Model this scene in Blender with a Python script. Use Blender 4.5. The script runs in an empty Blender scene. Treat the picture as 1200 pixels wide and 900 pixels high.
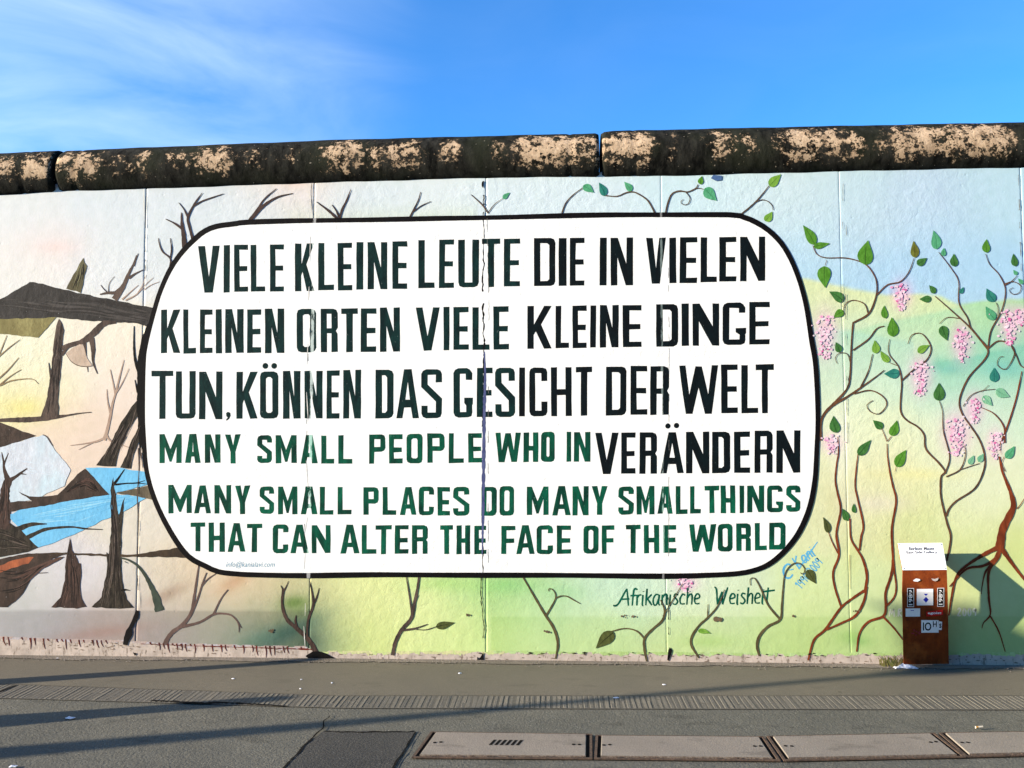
import bpy, bmesh, math, random
import numpy as np
from mathutils import Vector, Matrix
from mathutils.geometry import tessellate_polygon
random.seed(7); rng = np.random.default_rng(7)
R = math.radians
sc = bpy.context.scene
COL = sc.collection

# ------------------------------------------------------------------ camera
# X runs right along the wall, Y into the wall (front face at Y = 0), Z up, metres
CYAW, CPITCH, CROLL = -4.65e-2, 5.89e-2, -2.2e-3
CPOS = np.array([2.8458, -5.7961, 1.5177]); FPX = 1000.0
def cam_axes():
    cy, sy = math.cos(CYAW), math.sin(CYAW); ct, st = math.cos(CPITCH), math.sin(CPITCH)
    F = np.array([sy*ct, cy*ct, st]); R0 = np.array([cy, -sy, 0]); U0 = np.cross(R0, F)
    cr, sr = math.cos(CROLL), math.sin(CROLL)
    return cr*R0 + sr*U0, -sr*R0 + cr*U0, F
AR, AU, AF = cam_axes()
cd = bpy.data.cameras.new('camera'); cam = bpy.data.objects.new('camera', cd); COL.objects.link(cam)
cd.sensor_width = 36; cd.lens = 36*FPX/1200; cd.clip_start = .05; cd.clip_end = 2000
M = Matrix.Identity(4)
for i in range(3):
    M[i][0] = AR[i]; M[i][1] = AU[i]; M[i][2] = -AF[i]; M[i][3] = CPOS[i]
cam.matrix_world = M
sc.camera = cam

# ------------------------------------------------------------------ light
KX, KZ = 3.15, 0.90                     # sun: for one metre towards the wall a shadow runs KX right and KZ down
sun_to = Vector((-KX, -1, KZ)).normalized()
SUN_EL = math.asin(sun_to.z); SUN_AZ = math.atan2(sun_to.x, sun_to.y)   # clockwise from +Y
world = bpy.data.worlds.new('World'); sc.world = world; world.use_nodes = True
wn, wl = world.node_tree.nodes, world.node_tree.links
wn.clear()
wo = wn.new('ShaderNodeOutputWorld'); wb = wn.new('ShaderNodeBackground'); wb.inputs['Strength'].default_value = 0.07
sky = wn.new('ShaderNodeTexSky'); sky.sky_type = 'NISHITA'; sky.sun_disc = False
sky.sun_elevation = SUN_EL; sky.sun_rotation = SUN_AZ
sky.altitude = 50; sky.air_density = 1.0; sky.dust_density = 0.3; sky.ozone_density = 3.0
tint = wn.new('ShaderNodeMix'); tint.data_type = 'RGBA'; tint.blend_type = 'MULTIPLY'; tint.inputs[0].default_value = 1
tint.inputs[7].default_value = (.42, 1.14, 1.80, 1)
wl.new(sky.outputs[0], tint.inputs[6])
wtc = wn.new('ShaderNodeTexCoord')
wmap = wn.new('ShaderNodeMapping'); wmap.inputs['Scale'].default_value = (2.6, 2.6, 7); wmap.inputs['Rotation'].default_value = (0, R(14), 0)
wl.new(wtc.outputs['Generated'], wmap.inputs[0])
wnz = wn.new('ShaderNodeTexNoise'); wnz.inputs['Scale'].default_value = 1.6; wnz.inputs['Detail'].default_value = 7; wnz.inputs['Roughness'].default_value = .55; wnz.inputs['Distortion'].default_value = .6
wl.new(wmap.outputs[0], wnz.inputs['Vector'])
wr = wn.new('ShaderNodeMapRange'); wr.inputs[1].default_value = .22; wr.inputs[2].default_value = .90
wl.new(wnz.outputs['Fac'], wr.inputs[0])
# more cloud towards the upper left of the view
wdot = wn.new('ShaderNodeVectorMath'); wdot.operation = 'DOT_PRODUCT'
cdir = AF + (60-600)/FPX*AR - (60-450)/FPX*AU; cdir = cdir/np.linalg.norm(cdir)
wdot.inputs[1].default_value = tuple(cdir)
wl.new(wtc.outputs['Generated'], wdot.inputs[0])
wr2 = wn.new('ShaderNodeMapRange'); wr2.interpolation_type = 'SMOOTHSTEP'
wr2.inputs[1].default_value = .925; wr2.inputs[2].default_value = 1.0; wr2.inputs[3].default_value = .05; wr2.inputs[4].default_value = .70
wl.new(wdot.outputs['Value'], wr2.inputs[0])
wm = wn.new('ShaderNodeMath'); wm.operation = 'MULTIPLY'; wl.new(wr.outputs[0], wm.inputs[0]); wl.new(wr2.outputs[0], wm.inputs[1])
cl = wn.new('ShaderNodeMix'); cl.data_type = 'RGBA'; cl.inputs[7].default_value = (5.4, 6.6, 7.8, 1)
wl.new(wm.outputs[0], cl.inputs[0]); wl.new(tint.outputs[2], cl.inputs[6])
wl.new(cl.outputs[2], wb.inputs['Color']); wl.new(wb.outputs[0], wo.inputs[0])

sd = bpy.data.lights.new('sun', 'SUN'); sd.energy = 5.0; sd.angle = R(.5); sd.color = (1, .87, .68)
sun = bpy.data.objects.new('sun', sd); COL.objects.link(sun); sun.location = (-30, -10, 12)
sun.rotation_euler = (-sun_to).to_track_quat('-Z', 'Y').to_euler()
sc.view_settings.view_transform = 'Standard'; sc.view_settings.look = 'None'
sc.view_settings.exposure = 1.48; sc.view_settings.gamma = 1.0

# ------------------------------------------------------------------ mapping of the picture plan onto wall and ground
def ray(x, y): return AF + (x-600)/FPX*AR - (y-450)/FPX*AU
def wpt(x, y, Y=0.0):
    r = ray(x, y); return CPOS + r*((Y-CPOS[1])/r[1])
def gpt(x, y, z=0.0):
    r = ray(x, y); return CPOS + r*((z-CPOS[2])/r[2])
def plan(P):                       # wall point -> plan coordinates (vectorised)
    v = P-CPOS; z = v@AF
    return 600+FPX*(v@AR)/z, 450-FPX*(v@AU)/z
WALL_H0, WALL_SL = 3.264, .0059

# ------------------------------------------------------------------ helpers
def lin1(c):
    c = c/255.0
    return c/12.92 if c <= .04045 else ((c+.055)/1.055)**2.4
def pc(rgb, k=.80): return tuple(min(.86, max(.004, lin1(v)*k)) for v in rgb)
def tag(o, label=None, cat=None, group=None, kind=None):
    if label: o['label'] = label
    if cat: o['category'] = cat
    if group: o['group'] = group
    if kind: o['kind'] = kind
    return o
def empty(name, loc=(0, 0, 0)):
    o = bpy.data.objects.new(name, None); COL.objects.link(o); o.location = loc; o.empty_display_size = .2
    return o
def link(name, me, mat=None, parent=None):
    o = bpy.data.objects.new(name, me); COL.objects.link(o)
    if mat is not None: me.materials.append(mat)
    if parent is not None:
        o.parent = parent
        pm = Matrix.Translation(parent.location) if parent.type == 'EMPTY' else Matrix.Identity(4)
        o.matrix_parent_inverse = pm.inverted()
    return o
class MB:
    def __init__(s): s.v = []; s.f = []; s.smooth = False
    def add(s, vs, fs):
        n = len(s.v); s.v += [tuple(map(float, p)) for p in vs]; s.f += [tuple(i+n for i in f) for f in fs]; return s
    def box(s, x0, x1, y0, y1, z0, z1):
        return s.add([(x0,y0,z0),(x1,y0,z0),(x1,y1,z0),(x0,y1,z0),(x0,y0,z1),(x1,y0,z1),(x1,y1,z1),(x0,y1,z1)],
                     [(0,3,2,1),(4,5,6,7),(0,1,5,4),(1,2,6,5),(2,3,7,6),(3,0,4,7)])
    def hexa(s, b, t):              # four bottom points, four top points (counter-clockwise seen from above)
        return s.add(list(b)+list(t), [(3,2,1,0),(4,5,6,7),(0,1,5,4),(1,2,6,5),(2,3,7,6),(3,0,4,7)])
    def lathe(s, c, prof, n=20):
        vs = []; fs = []
        for r, z in prof:
            for i in range(n):
                a = 2*math.pi*i/n; vs.append((c[0]+r*math.cos(a), c[1]+r*math.sin(a), c[2]+z))
        for j in range(len(prof)-1):
            for i in range(n):
                k = (i+1) % n; fs.append((j*n+i, j*n+k, (j+1)*n+k, (j+1)*n+i))
        fs.append(tuple(range((len(prof)-1)*n, len(prof)*n))); fs.append(tuple(range(n-1, -1, -1)))
        return s.add(vs, fs)
    def build(s, name, mat=None, parent=None, smooth=False, bevel=0):
        me = bpy.data.meshes.new(name); me.from_pydata(s.v, [], s.f); me.update()
        if bevel:
            bm = bmesh.new(); bm.from_mesh(me)
            bmesh.ops.bevel(bm, geom=bm.edges[:], offset=bevel, segments=2, affect='EDGES', profile=.5)
            bm.to_mesh(me); bm.free()
        if smooth: me.polygons.foreach_set('use_smooth', [True]*len(me.polygons))
        return link(name, me, mat, parent)

LAYER = [0.0003]
def nextY():
    LAYER[0] += .000002
    return -LAYER[0]
def cr(pts, step=3.0):              # Catmull-Rom through points (any dimension)
    P = [np.array(p, float) for p in pts]
    if len(P) == 2: P = [P[0], (P[0]+P[1])/2, P[1]]
    P = [2*P[0]-P[1]]+P+[2*P[-1]-P[-2]]
    out = []
    for i in range(1, len(P)-2):
        n = max(2, int(np.linalg.norm(P[i+1][:2]-P[i][:2])/step))
        for k in range(n):
            t = k/n; a, b, c, d = P[i-1], P[i], P[i+1], P[i+2]
            out.append(.5*((2*b)+(-a+c)*t+(2*a-5*b+4*c-d)*t*t+(-a+3*b-3*c+d)*t**3))
    out.append(P[-2]); return out
def ribbon(mb, pts, w, wob=.12, surf='wall'):
    """brush stroke through plan points; w = list of widths spread along it"""
    s = cr(pts); n = len(s); w = [w, w] if not isinstance(w, (list, tuple)) else w
    Y = nextY(); L = []; Rr = []
    for i, p in enumerate(s):
        a = s[max(0, i-1)]; b = s[min(n-1, i+1)]; d = b-a; d = d/(np.linalg.norm(d)+1e-9); nn = np.array([-d[1], d[0]])
        wi = np.interp(i/(n-1), np.linspace(0, 1, len(w)), w)*.5*(1+random.uniform(-wob, wob))
        L.append(p+nn*wi); Rr.append(p-nn*wi)
    f = (lambda q: wpt(q[0], q[1], Y)) if surf == 'wall' else (lambda q: gpt(q[0], q[1], -Y+.003))
    vs = [f(q) for q in L]+[f(q) for q in Rr]
    mb.add(vs, [(i, n+i, n+i+1, i+1) for i in range(n-1)])
    return mb
def jitter_poly(pts, seg=5.0, j=.3):
    out = []
    n = len(pts)
    for i in range(n):
        a = np.array(pts[i], float); b = np.array(pts[(i+1) % n], float)
        k = max(1, int(np.linalg.norm(b-a)/seg))
        for t in range(k): out.append(a+(b-a)*t/k + np.array([random.uniform(-j, j), random.uniform(-j, j)]))
    return out
def poly(mb, pts, Y=None, j=.3, seg=5.0, smooth=False, holes=(), surf='wall'):
    Y = nextY() if Y is None else Y
    def prep(p):
        if smooth: p = [q[:2] for q in cr(list(p)+[p[0]], 4)][:-1]
        return jitter_poly(p, seg, j) if j else [np.array(q, float) for q in p]
    loops = [prep(pts)]+[prep(h) for h in holes]
    flat = [q for l in loops for q in l]
    tris = tessellate_polygon([[Vector((q[0], q[1], 0)) for q in l] for l in loops])
    f = (lambda q: wpt(q[0], q[1], Y)) if surf == 'wall' else (lambda q: gpt(q[0], q[1], -Y+.003))
    fs = []
    for t in tris:
        a, b, c = (flat[i] for i in t)
        ar = (b[0]-a[0])*(c[1]-a[1])-(b[1]-a[1])*(c[0]-a[0])
        if abs(ar) < 1e-6: continue
        fs.append(t if ar < 0 else (t[0], t[2], t[1]))       # plan y runs down; face the viewer side
    return mb.add([f(q) for q in flat], fs)

# ------------------------------------------------------------------ materials
def newmat(name):
    m = bpy.data.materials.new(name); m.use_nodes = True
    nt = m.node_tree; nt.nodes.clear()
    o = nt.nodes.new('ShaderNodeOutputMaterial'); b = nt.nodes.new('ShaderNodeBsdfPrincipled')
    nt.links.new(b.outputs[0], o.inputs[0]); b.inputs['Roughness'].default_value = .8
    b.inputs['Specular IOR Level'].default_value = .06
    return m, nt, b
def N(nt, t, **kw):
    n = nt.nodes.new(t)
    for k, v in kw.items(): setattr(n, k, v)
    return n
def noise(nt, vec, scale, detail=3, rough=.5, dist=0):
    n = N(nt, 'ShaderNodeTexNoise'); n.inputs['Scale'].default_value = scale; n.inputs['Detail'].default_value = detail
    n.inputs['Roughness'].default_value = rough; n.inputs['Distortion'].default_value = dist
    nt.links.new(vec, n.inputs['Vector']); return n.outputs['Fac']
def mrange(nt, v, a, b, c=0.0, d=1.0):
    n = N(nt, 'ShaderNodeMapRange'); n.inputs[1].default_value = a; n.inputs[2].default_value = b
    n.inputs[3].default_value = c; n.inputs[4].default_value = d; nt.links.new(v, n.inputs[0]); return n.outputs[0]
def math_(nt, op, a, b=None):
    n = N(nt, 'ShaderNodeMath', operation=op)
    for i, x in enumerate((a, b)):
        if x is None: continue
        if hasattr(x, 'links'): nt.links.new(x, n.inputs[i])
        else: n.inputs[i].default_value = x
    return n.outputs[0]
def mix(nt, fac, a, b, blend='MIX'):
    n = N(nt, 'ShaderNodeMix', data_type='RGBA', blend_type=blend)
    for i, x in ((0, fac), (6, a), (7, b)):
        if hasattr(x, 'links'): nt.links.new(x, n.inputs[i])
        elif i == 0: n.inputs[0].default_value = x
        else: n.inputs[i].default_value = (*x[:3], 1)
    return n.outputs[2]
def pos(nt): return N(nt, 'ShaderNodeNewGeometry').outputs['Position']
def scaled(nt, vec, s):
    n = N(nt, 'ShaderNodeMapping'); n.inputs['Scale'].default_value = s; nt.links.new(vec, n.inputs[0]); return n.outputs[0]
def bump(nt, b, h, strength, dist, prev=None):
    n = N(nt, 'ShaderNodeBump'); n.inputs['Strength'].default_value = strength; n.inputs['Distance'].default_value = dist
    nt.links.new(h, n.inputs['Height'])
    if prev is not None: nt.links.new(prev, n.inputs['Normal'])
    nt.links.new(n.outputs[0], b.inputs['Normal']); return n.outputs[0]
def wall_relief(nt, b, P):
    """the same rough plaster relief under every coat of paint (keyed to world position)"""
    region = mrange(nt, noise(nt, P, .9, 2), .38, .62, .15, 1.0)
    lumps = noise(nt, P, 17, 4, .62, .4)
    grain = noise(nt, P, 95, 3, .6)
    vo = N(nt, 'ShaderNodeTexVoronoi', feature='DISTANCE_TO_EDGE'); vo.inputs['Scale'].default_value = 13
    ds = N(nt, 'ShaderNodeVectorMath', operation='MULTIPLY_ADD')
    nz = N(nt, 'ShaderNodeTexNoise'); nz.inputs['Scale'].default_value = 7; nt.links.new(P, nz.inputs['Vector'])
    nt.links.new(nz.outputs['Color'], ds.inputs[0]); ds.inputs[1].default_value = (.5, .5, .5); nt.links.new(P, ds.inputs[2])
    nt.links.new(ds.outputs[0], vo.inputs['Vector'])
    pits = N(nt, 'ShaderNodeTexVoronoi'); pits.inputs['Scale'].default_value = 9; pits.inputs['Randomness'].default_value = 1
    nt.links.new(P, pits.inputs['Vector'])
    pit = mrange(nt, pits.outputs['Distance'], .03, .10, -1, 0)
    lump2 = math_(nt, 'MULTIPLY', lumps, region)
    h = math_(nt, 'ADD', math_(nt, 'MULTIPLY', lump2, 1.3), math_(nt, 'MULTIPLY', grain, .22))
    h = math_(nt, 'ADD', h, math_(nt, 'MULTIPLY', pit, .25))
    swell = noise(nt, P, 3.0, 2)
    p0 = bump(nt, b, swell, .12, .03)
    return bump(nt, b, h, .36, .007, p0)
def seam_wear(nt, P):
    """paint worn off beside two of the wall joints"""
    sx = N(nt, 'ShaderNodeSeparateXYZ'); nt.links.new(P, sx.inputs[0])
    lean = math_(nt, 'MULTIPLY', math_(nt, 'SUBTRACT', sx.outputs[2], 2.0), -.006)
    xx = math_(nt, 'ADD', sx.outputs[0], lean)
    nz = noise(nt, scaled(nt, P, (1, 1, .4)), 42, 5, .7); big = noise(nt, P, 5.5, 2)
    out = None
    for x0, hw, st in ((1.196, .030, .85), (3.592, .020, .5)):
        d = math_(nt, 'ABSOLUTE', math_(nt, 'SUBTRACT', xx, x0))
        near = mrange(nt, d, hw*.25, hw, 1, 0)
        v = math_(nt, 'MULTIPLY', near, math_(nt, 'ADD', nz, math_(nt, 'MULTIPLY', big, .5)))
        v = math_(nt, 'MULTIPLY', mrange(nt, v, .60, .74), st)
        out = v if out is None else math_(nt, 'MAXIMUM', out, v)
    return out
def paint(name, c1, c2=None, wear=0.0, pale=(.78, .78, .76), sc2=9, stretch=(1, 1, .45), k=.80, speck=.0, streak=.45):
    m, nt, b = newmat(name); P = pos(nt)
    c1 = pc(c1, k); c2 = pc(c2, k) if c2 else tuple(v*.86 for v in c1)
    f = mrange(nt, noise(nt, scaled(nt, P, stretch), sc2, 4, .6, .3), .34, .66)
    c = mix(nt, f, c1, c2)
    fine = mrange(nt, noise(nt, scaled(nt, P, (1.6, 1, .5)), sc2*4.5, 4, .7), .38, .66)
    c = mix(nt, math_(nt, 'MULTIPLY', fine, streak), c, tuple(v*.62 for v in c2))
    if wear: c = mix(nt, math_(nt, 'MULTIPLY', seam_wear(nt, P), wear), c, pale)
    if speck: c = mix(nt, math_(nt, 'MULTIPLY', mrange(nt, noise(nt, P, 60, 3, .7), .69, .74), speck), c, pale)
    nt.links.new(c, b.inputs['Base Color']); b.inputs['Roughness'].default_value = .62
    wall_relief(nt, b, P); return m
def plain(name, c, c2=None, rough=.8, scale=30, bmp=0, metal=0):
    m, nt, b = newmat(name); P = pos(nt)
    f = noise(nt, P, scale, 4, .6); c2 = c2 or tuple(v*.75 for v in c)
    nt.links.new(mix(nt, mrange(nt, f, .3, .7), c, c2), b.inputs['Base Color'])
    b.inputs['Roughness'].default_value = rough; b.inputs['Metallic'].default_value = metal
    if bmp: bump(nt, b, f, .5, bmp)
    return m

# ------------------------------------------------------------------ ground
def ground_mat(name, c1, c2, grain=140, bmp=.006, stain=.4, flecks=.4):
    m, nt, b = newmat(name); P = pos(nt)
    big = mrange(nt, noise(nt, P, 1.3, 5, .6, .5), .35, .68)
    c = mix(nt, big, c1, c2)
    g = noise(nt, P, grain, 3, .7)
    c = mix(nt, mrange(nt, g, .35, .65, 0, .55), c, tuple(v*.55 for v in c1))
    vo = N(nt, 'ShaderNodeTexVoronoi'); vo.inputs['Scale'].default_value = 90; nt.links.new(P, vo.inputs['Vector'])
    sp = math_(nt, 'MULTIPLY', mrange(nt, vo.outputs['Distance'], .16, .24, 1, 0), mrange(nt, noise(nt, P, 23, 2), .5, .6))
    c = mix(nt, math_(nt, 'MULTIPLY', sp, flecks), c, tuple(min(.5, v*2.3) for v in c1))
    gv = N(nt, 'ShaderNodeTexVoronoi'); gv.inputs['Scale'].default_value = 5.5; nt.links.new(P, gv.inputs['Vector'])
    gum = math_(nt, 'MULTIPLY', mrange(nt, gv.outputs['Distance'], .05, .09, 1, 0), mrange(nt, noise(nt, P, 2.3, 2), .5, .58, 0, .55))
    c = mix(nt, gum, c, tuple(v*.38 for v in c1))
    st = mrange(nt, noise(nt, scaled(nt, P, (1, 2.2, 1)), 3.2, 4, .65), .58, .66, 0, stain)
    c = mix(nt, st, c, tuple(v*.6 for v in c2))
    nt.links.new(c, b.inputs['Base Color']); b.inputs['Roughness'].default_value = .85
    h = math_(nt, 'ADD', g, math_(nt, 'MULTIPLY', noise(nt, P, 9, 3), .8))
    bump(nt, b, h, .6, bmp); return m
m_asph = ground_mat('asphalt', (.146, .139, .114), (.108, .105, .089), grain=75, bmp=.009, flecks=.75, stain=.5)
m_walk = ground_mat('smooth_asphalt', (.165, .146, .112), (.142, .128, .100), grain=220, bmp=.003, stain=.25, flecks=.2)
m_patch = ground_mat('patch_asphalt', (.078, .074, .066), (.056, .055, .052), flecks=.9, grain=75, bmp=.008)
m_stone = ground_mat('paving_stone', (.185, .168, .138), (.145, .133, .11), grain=160, flecks=.3)
m_dirt = ground_mat('gutter_dirt', (.25, .215, .18), (.15, .13, .105), grain=90, bmp=.02)
m_dark = plain('dark_gap', (.012, .011, .010), rough=1)

g = MB(); g.add([(-300,-300,-.004),(300,-300,-.004),(300,300,-.004),(-300,300,-.004)], [(0,1,2,3)])
tag(g.build('ground', m_asph), kind='structure')
def gridsheet(name, corners, z, mat, nx, ny, wob=0.0):
    """four ground corners (near-left, near-right, far-right, far-left) as a sheet with slightly uneven edges"""
    a, b, c, d = [np.array(p, float)[:2] for p in corners]; vs = []; fs = []
    for j in range(ny+1):
        for i in range(nx+1):
            u, v = i/nx, j/ny
            p = (a*(1-u)+b*u)*(1-v)+(d*(1-u)+c*u)*v
            if j in (0, ny): p = p+np.array([0, random.uniform(-wob, wob)])
            vs.append((p[0], p[1], z))
    for j in range(ny):
        for i in range(nx):
            k = j*(nx+1)+i; fs.append((k, k+1, k+nx+2, k+nx+1))
    return MB().add(vs, fs).build(name, mat)
# smooth footpath asphalt along the wall, the strip of small stones, and the dusty gutter at the foot of the wall
sA, sB = gpt(10, 802), gpt(400, 815.5); tA, tB = gpt(1190, 815.5), gpt(700, 815.5)
uA, uB = gpt(10, 818), gpt(400, 829.5); vA = gpt(1190, 831.5)
def yfar(x): return np.interp(x, [-9, sA[0], sB[0], tA[0], 15], [sA[1], sA[1], sB[1], tA[1], tA[1]])
def ynear(x): return np.interp(x, [-9, uA[0], uB[0], vA[0], 15], [uA[1], uA[1], uB[1], vA[1], vA[1]])
xs = np.linspace(-9, 14, 231)
vs = [(x, yfar(x)+random.uniform(-.004, .004), .002) for x in xs]+[(x, -.02, .002) for x in xs]
tag(MB().add(vs, [(i, i+1, 231+i+1, 231+i) for i in range(230)]).build('footpath', m_walk), kind='structure')
xs = np.linspace(-9, 14, 461)
vs = [(x, -.055-.03*abs(math.sin(x*3.1)+math.sin(x*7.7+1))*.5+random.uniform(-.012, .012), .006) for x in xs]+[(x, .01, .012) for x in xs]
tag(MB().add(vs, [(i, i+1, 461+i+1, 461+i) for i in range(460)]).build('gutter', m_dirt), kind='structure')
mb = MB()
x = -9.0
while x < 14:                        # worn ribbed setts lying across the band
    n_ = random.choice([1, 1, 1, 2]); cuts = [0]+sorted(random.uniform(.25, .75) for _ in range(n_-1))+[1]
    y0, y1 = ynear(x), yfar(x)
    for k in range(n_):
        ya, yb = y0+(y1-y0)*cuts[k]+.003, y0+(y1-y0)*cuts[k+1]-.002; clog = .5+.5*math.sin(x*2.3+1)*math.sin(x*.9+.4)+random.uniform(-.25, .25); w = random.uniform(.0108, .0130)+(.0018 if clog > .55 else 0); xa = x+random.uniform(-.003, .003); xb = x+random.uniform(-.003, .003)
        z = (.0008 if clog > .55 else .0014)+random.uniform(-.0005, .0008); t = random.uniform(-.0008, .0008); e = .004
        mb.hexa([(xa-w, ya, -.003), (xa+w, ya, -.003), (xb+w, yb, -.003), (xb-w, yb, -.003)],
                [(xa-w+e, ya+e, z+t), (xa+w-e, ya+e, z-t), (xb+w-e, yb-e, z-t), (xb-w+e, yb-e, z+t)])
    x += .030
tag(mb.build('paving_strip', m_stone), kind='structure')
vs = [(x, ynear(x)-.006, .0003) for x in np.linspace(-9, 14, 100)]+[(x, yfar(x)+.006, .0003) for x in np.linspace(-9, 14, 100)]
tag(MB().add(vs, [(i, i+1, 101+i, 100+i) for i in range(99)]).build('paving_bed', plain('bed_sand', (.125, .115, .095), (.085, .078, .066), scale=40)), kind='structure')
# dark repaired patch with its joints, and cracks in the asphalt
mb = MB(); poly(mb, [(380, 857), (486, 857), (474, 878), (458, 905), (430, 960), (290, 960), (332, 900), (363, 868)], Y=.003, j=.7, seg=8, surf='ground')
for i, v in enumerate(mb.v): mb.v[i] = (v[0], v[1], .0012)
tag(mb.build('asphalt_patch', m_patch), kind='structure')
mb = MB()
def crack(pts, w):
    p = []
    c = cr(pts, 9)
    for q_ in c: p.append((q_[0]+random.uniform(-1.3, 1.3), q_[1]+random.uniform(-.5, .5)))
    ribbon(mb, p, w, .5, 'ground')
crack([(388, 838), (379, 845), (378, 853), (364, 867), (350, 881), (333, 899), (300, 935)], [.8, 1.6, 2.0, 1.8, 2.0])
crack([(487, 857), (478, 872), (461, 900), (440, 935)], [1.4, 1.6, 1.8])
crack([(176, 821), (225, 823), (280, 824), (336, 827.5)], [1.2, 2.2, 1.4, .8])
crack([(-12, 813), (3, 809), (20, 802.5)], [1.6, 1.6, .7])
crack([(380, 857), (430, 857.5), (486, 857)], [.7, .9, .7])
tag(mb.build('pavement_crack', m_dark), kind='structure')

# ------------------------------------------------------------------ mural wall
wall = empty('mural_wall', (2.6, 0, 0))
tag(wall, 'long concrete wall painted with a mural of bare trees, a white text panel and flowering vines', 'wall')

BG = [(-60,250,(238,238,238)),(20,250,(238,240,240)),(100,240,(240,241,242)),(60,276,(247,233,230)),(150,290,(228,236,240)),(30,310,(244,242,238)),(130,315,(238,240,242)),
 (120,410,(252,242,226)),(20,415,(252,248,222)),(22,470,(246,238,178)),(100,520,(243,222,204)),(150,440,(248,230,216)),(130,400,(252,242,222)),(60,505,(248,226,204)),(45,440,(250,244,214)),
 (140,620,(231,223,208)),(180,610,(234,226,212)),(60,680,(222,219,220)),(90,665,(225,220,226)),(30,700,(205,208,200)),(165,690,(222,218,212)),(210,670,(232,216,190)),(205,700,(214,198,172)),(280,690,(226,204,172)),(320,695,(232,214,180)),(255,665,(232,208,180)),
 (20,735,(206,202,206)),(60,732,(196,194,200)),(110,735,(200,184,178)),(150,740,(198,182,176)),(200,735,(188,180,180)),(245,742,(188,188,172)),(290,740,(176,186,166)),(325,742,(120,142,122)),(350,722,(118,140,100)),(345,700,(206,200,150)),(358,745,(108,128,110)),
 (385,700,(236,236,176)),(420,745,(216,230,152)),(420,700,(230,240,168)),(500,720,(228,240,172)),(540,745,(216,236,160)),(560,690,(196,228,158)),(600,690,(168,216,138)),(600,740,(205,234,160)),(640,700,(176,222,160)),(700,690,(192,230,202)),(700,745,(200,230,160)),
 (770,700,(200,234,208)),(800,740,(206,228,158)),(820,690,(226,242,220)),(850,725,(206,230,168)),(900,745,(194,224,142)),(870,700,(214,236,200)),(950,705,(212,232,160)),(960,745,(188,218,130)),(1000,745,(186,216,140)),(1005,700,(214,234,172)),(1030,740,(184,216,136)),
 (970,600,(224,230,176)),(1010,590,(228,226,176)),(1010,560,(236,238,190)),(990,500,(236,246,208)),(1030,500,(236,246,200)),(1060,600,(216,226,150)),(1100,520,(226,242,208)),(1060,550,(238,236,178)),(1150,600,(232,240,192)),(1130,640,(214,228,150)),(1190,640,(206,222,130)),(1150,560,(232,242,204)),
 (1180,700,(202,224,150)),(1130,700,(222,236,160)),(1130,745,(186,214,132)),(1180,750,(176,206,124)),(1150,470,(216,240,222)),(1190,470,(206,236,206)),(1060,440,(206,238,214)),(1000,430,(204,234,206)),(970,440,(216,238,208)),(1150,425,(158,220,192)),(1180,415,(120,206,176)),(1195,430,(110,196,180)),
 (1110,432,(150,218,190)),(1060,405,(196,234,206)),(1000,400,(176,224,212)),(1050,375,(198,232,186)),(1110,390,(188,232,176)),(1180,375,(176,226,158)),(1000,360,(228,238,182)),(1060,358,(230,238,180)),(980,372,(222,236,190)),(1250,400,(150,220,190)),(1250,600,(222,236,190)),(1250,730,(186,214,132))]
SKY = [(-60,220,(236,240,242)),(220,250,(228,236,242)),(300,240,(226,236,242)),(340,215,(245,228,220)),(420,240,(226,238,245)),(500,240,(232,242,246)),(600,235,(226,241,248)),(700,240,(224,241,249)),(800,230,(214,240,249)),(870,235,(218,240,248)),
 (940,225,(216,236,242)),(1000,225,(202,230,242)),(960,280,(206,232,246)),(1020,270,(204,228,244)),(1080,240,(198,222,244)),(1100,300,(184,222,250)),(1160,240,(196,228,244)),(1180,320,(178,220,250)),(1040,320,(176,218,250)),(1250,250,(190,225,244)),(955,315,(182,222,248))]
def rbf(px, py, S, sig):
    num = np.zeros((len(px), 3)); den = np.zeros(len(px))
    for x, y, c in S:
        w = np.exp(-((px-x)**2+((py-y)*1.25)**2)/(2*sig*sig))+1e-9/(1+((px-x)**2+(py-y)**2)/1e4)
        num += w[:, None]*np.array(c, float); den += w
    return num/den[:, None]
def sstep(a, b, v): t = np.clip((v-a)/(b-a), 0, 1); return t*t*(3-2*t)
def vnoise(px, py, s, seed):
    r = np.random.default_rng(seed); out = np.zeros(len(px))
    for _ in range(14):
        a = r.uniform(0, 6.28); k = r.uniform(.5, 1.6)/s; ph = r.uniform(0, 6.28)
        out += np.sin((px*math.cos(a)+py*math.sin(a)*1.2)*k*6.28+ph)
    return out/14
def blob(c, px, py, x, y, rx, ry, rgb, amt=1.0, ang=0.0):
    a = R(ang); u = (px-x)*math.cos(a)+(py-y)*math.sin(a); v = -(px-x)*math.sin(a)+(py-y)*math.cos(a)
    w = np.exp(-((u/rx)**2+(v/ry)**2))*amt
    return c*(1-w[:, None])+np.array(rgb, float)*w[:, None]
BLOOMS = [(1057,348,24,32,.7),(967,396,30,52,.45),(1127,404,25,42,1.3),(1183,384,28,42,.8),(1079,442,28,44,.9),(1142,480,23,32,1.0),(1121,511,34,46,1.0),(1166,522,22,34,.3),(975,521,26,22,.3),(804,685,28,17,.9),(1196,372,20,20,.6)]
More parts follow.
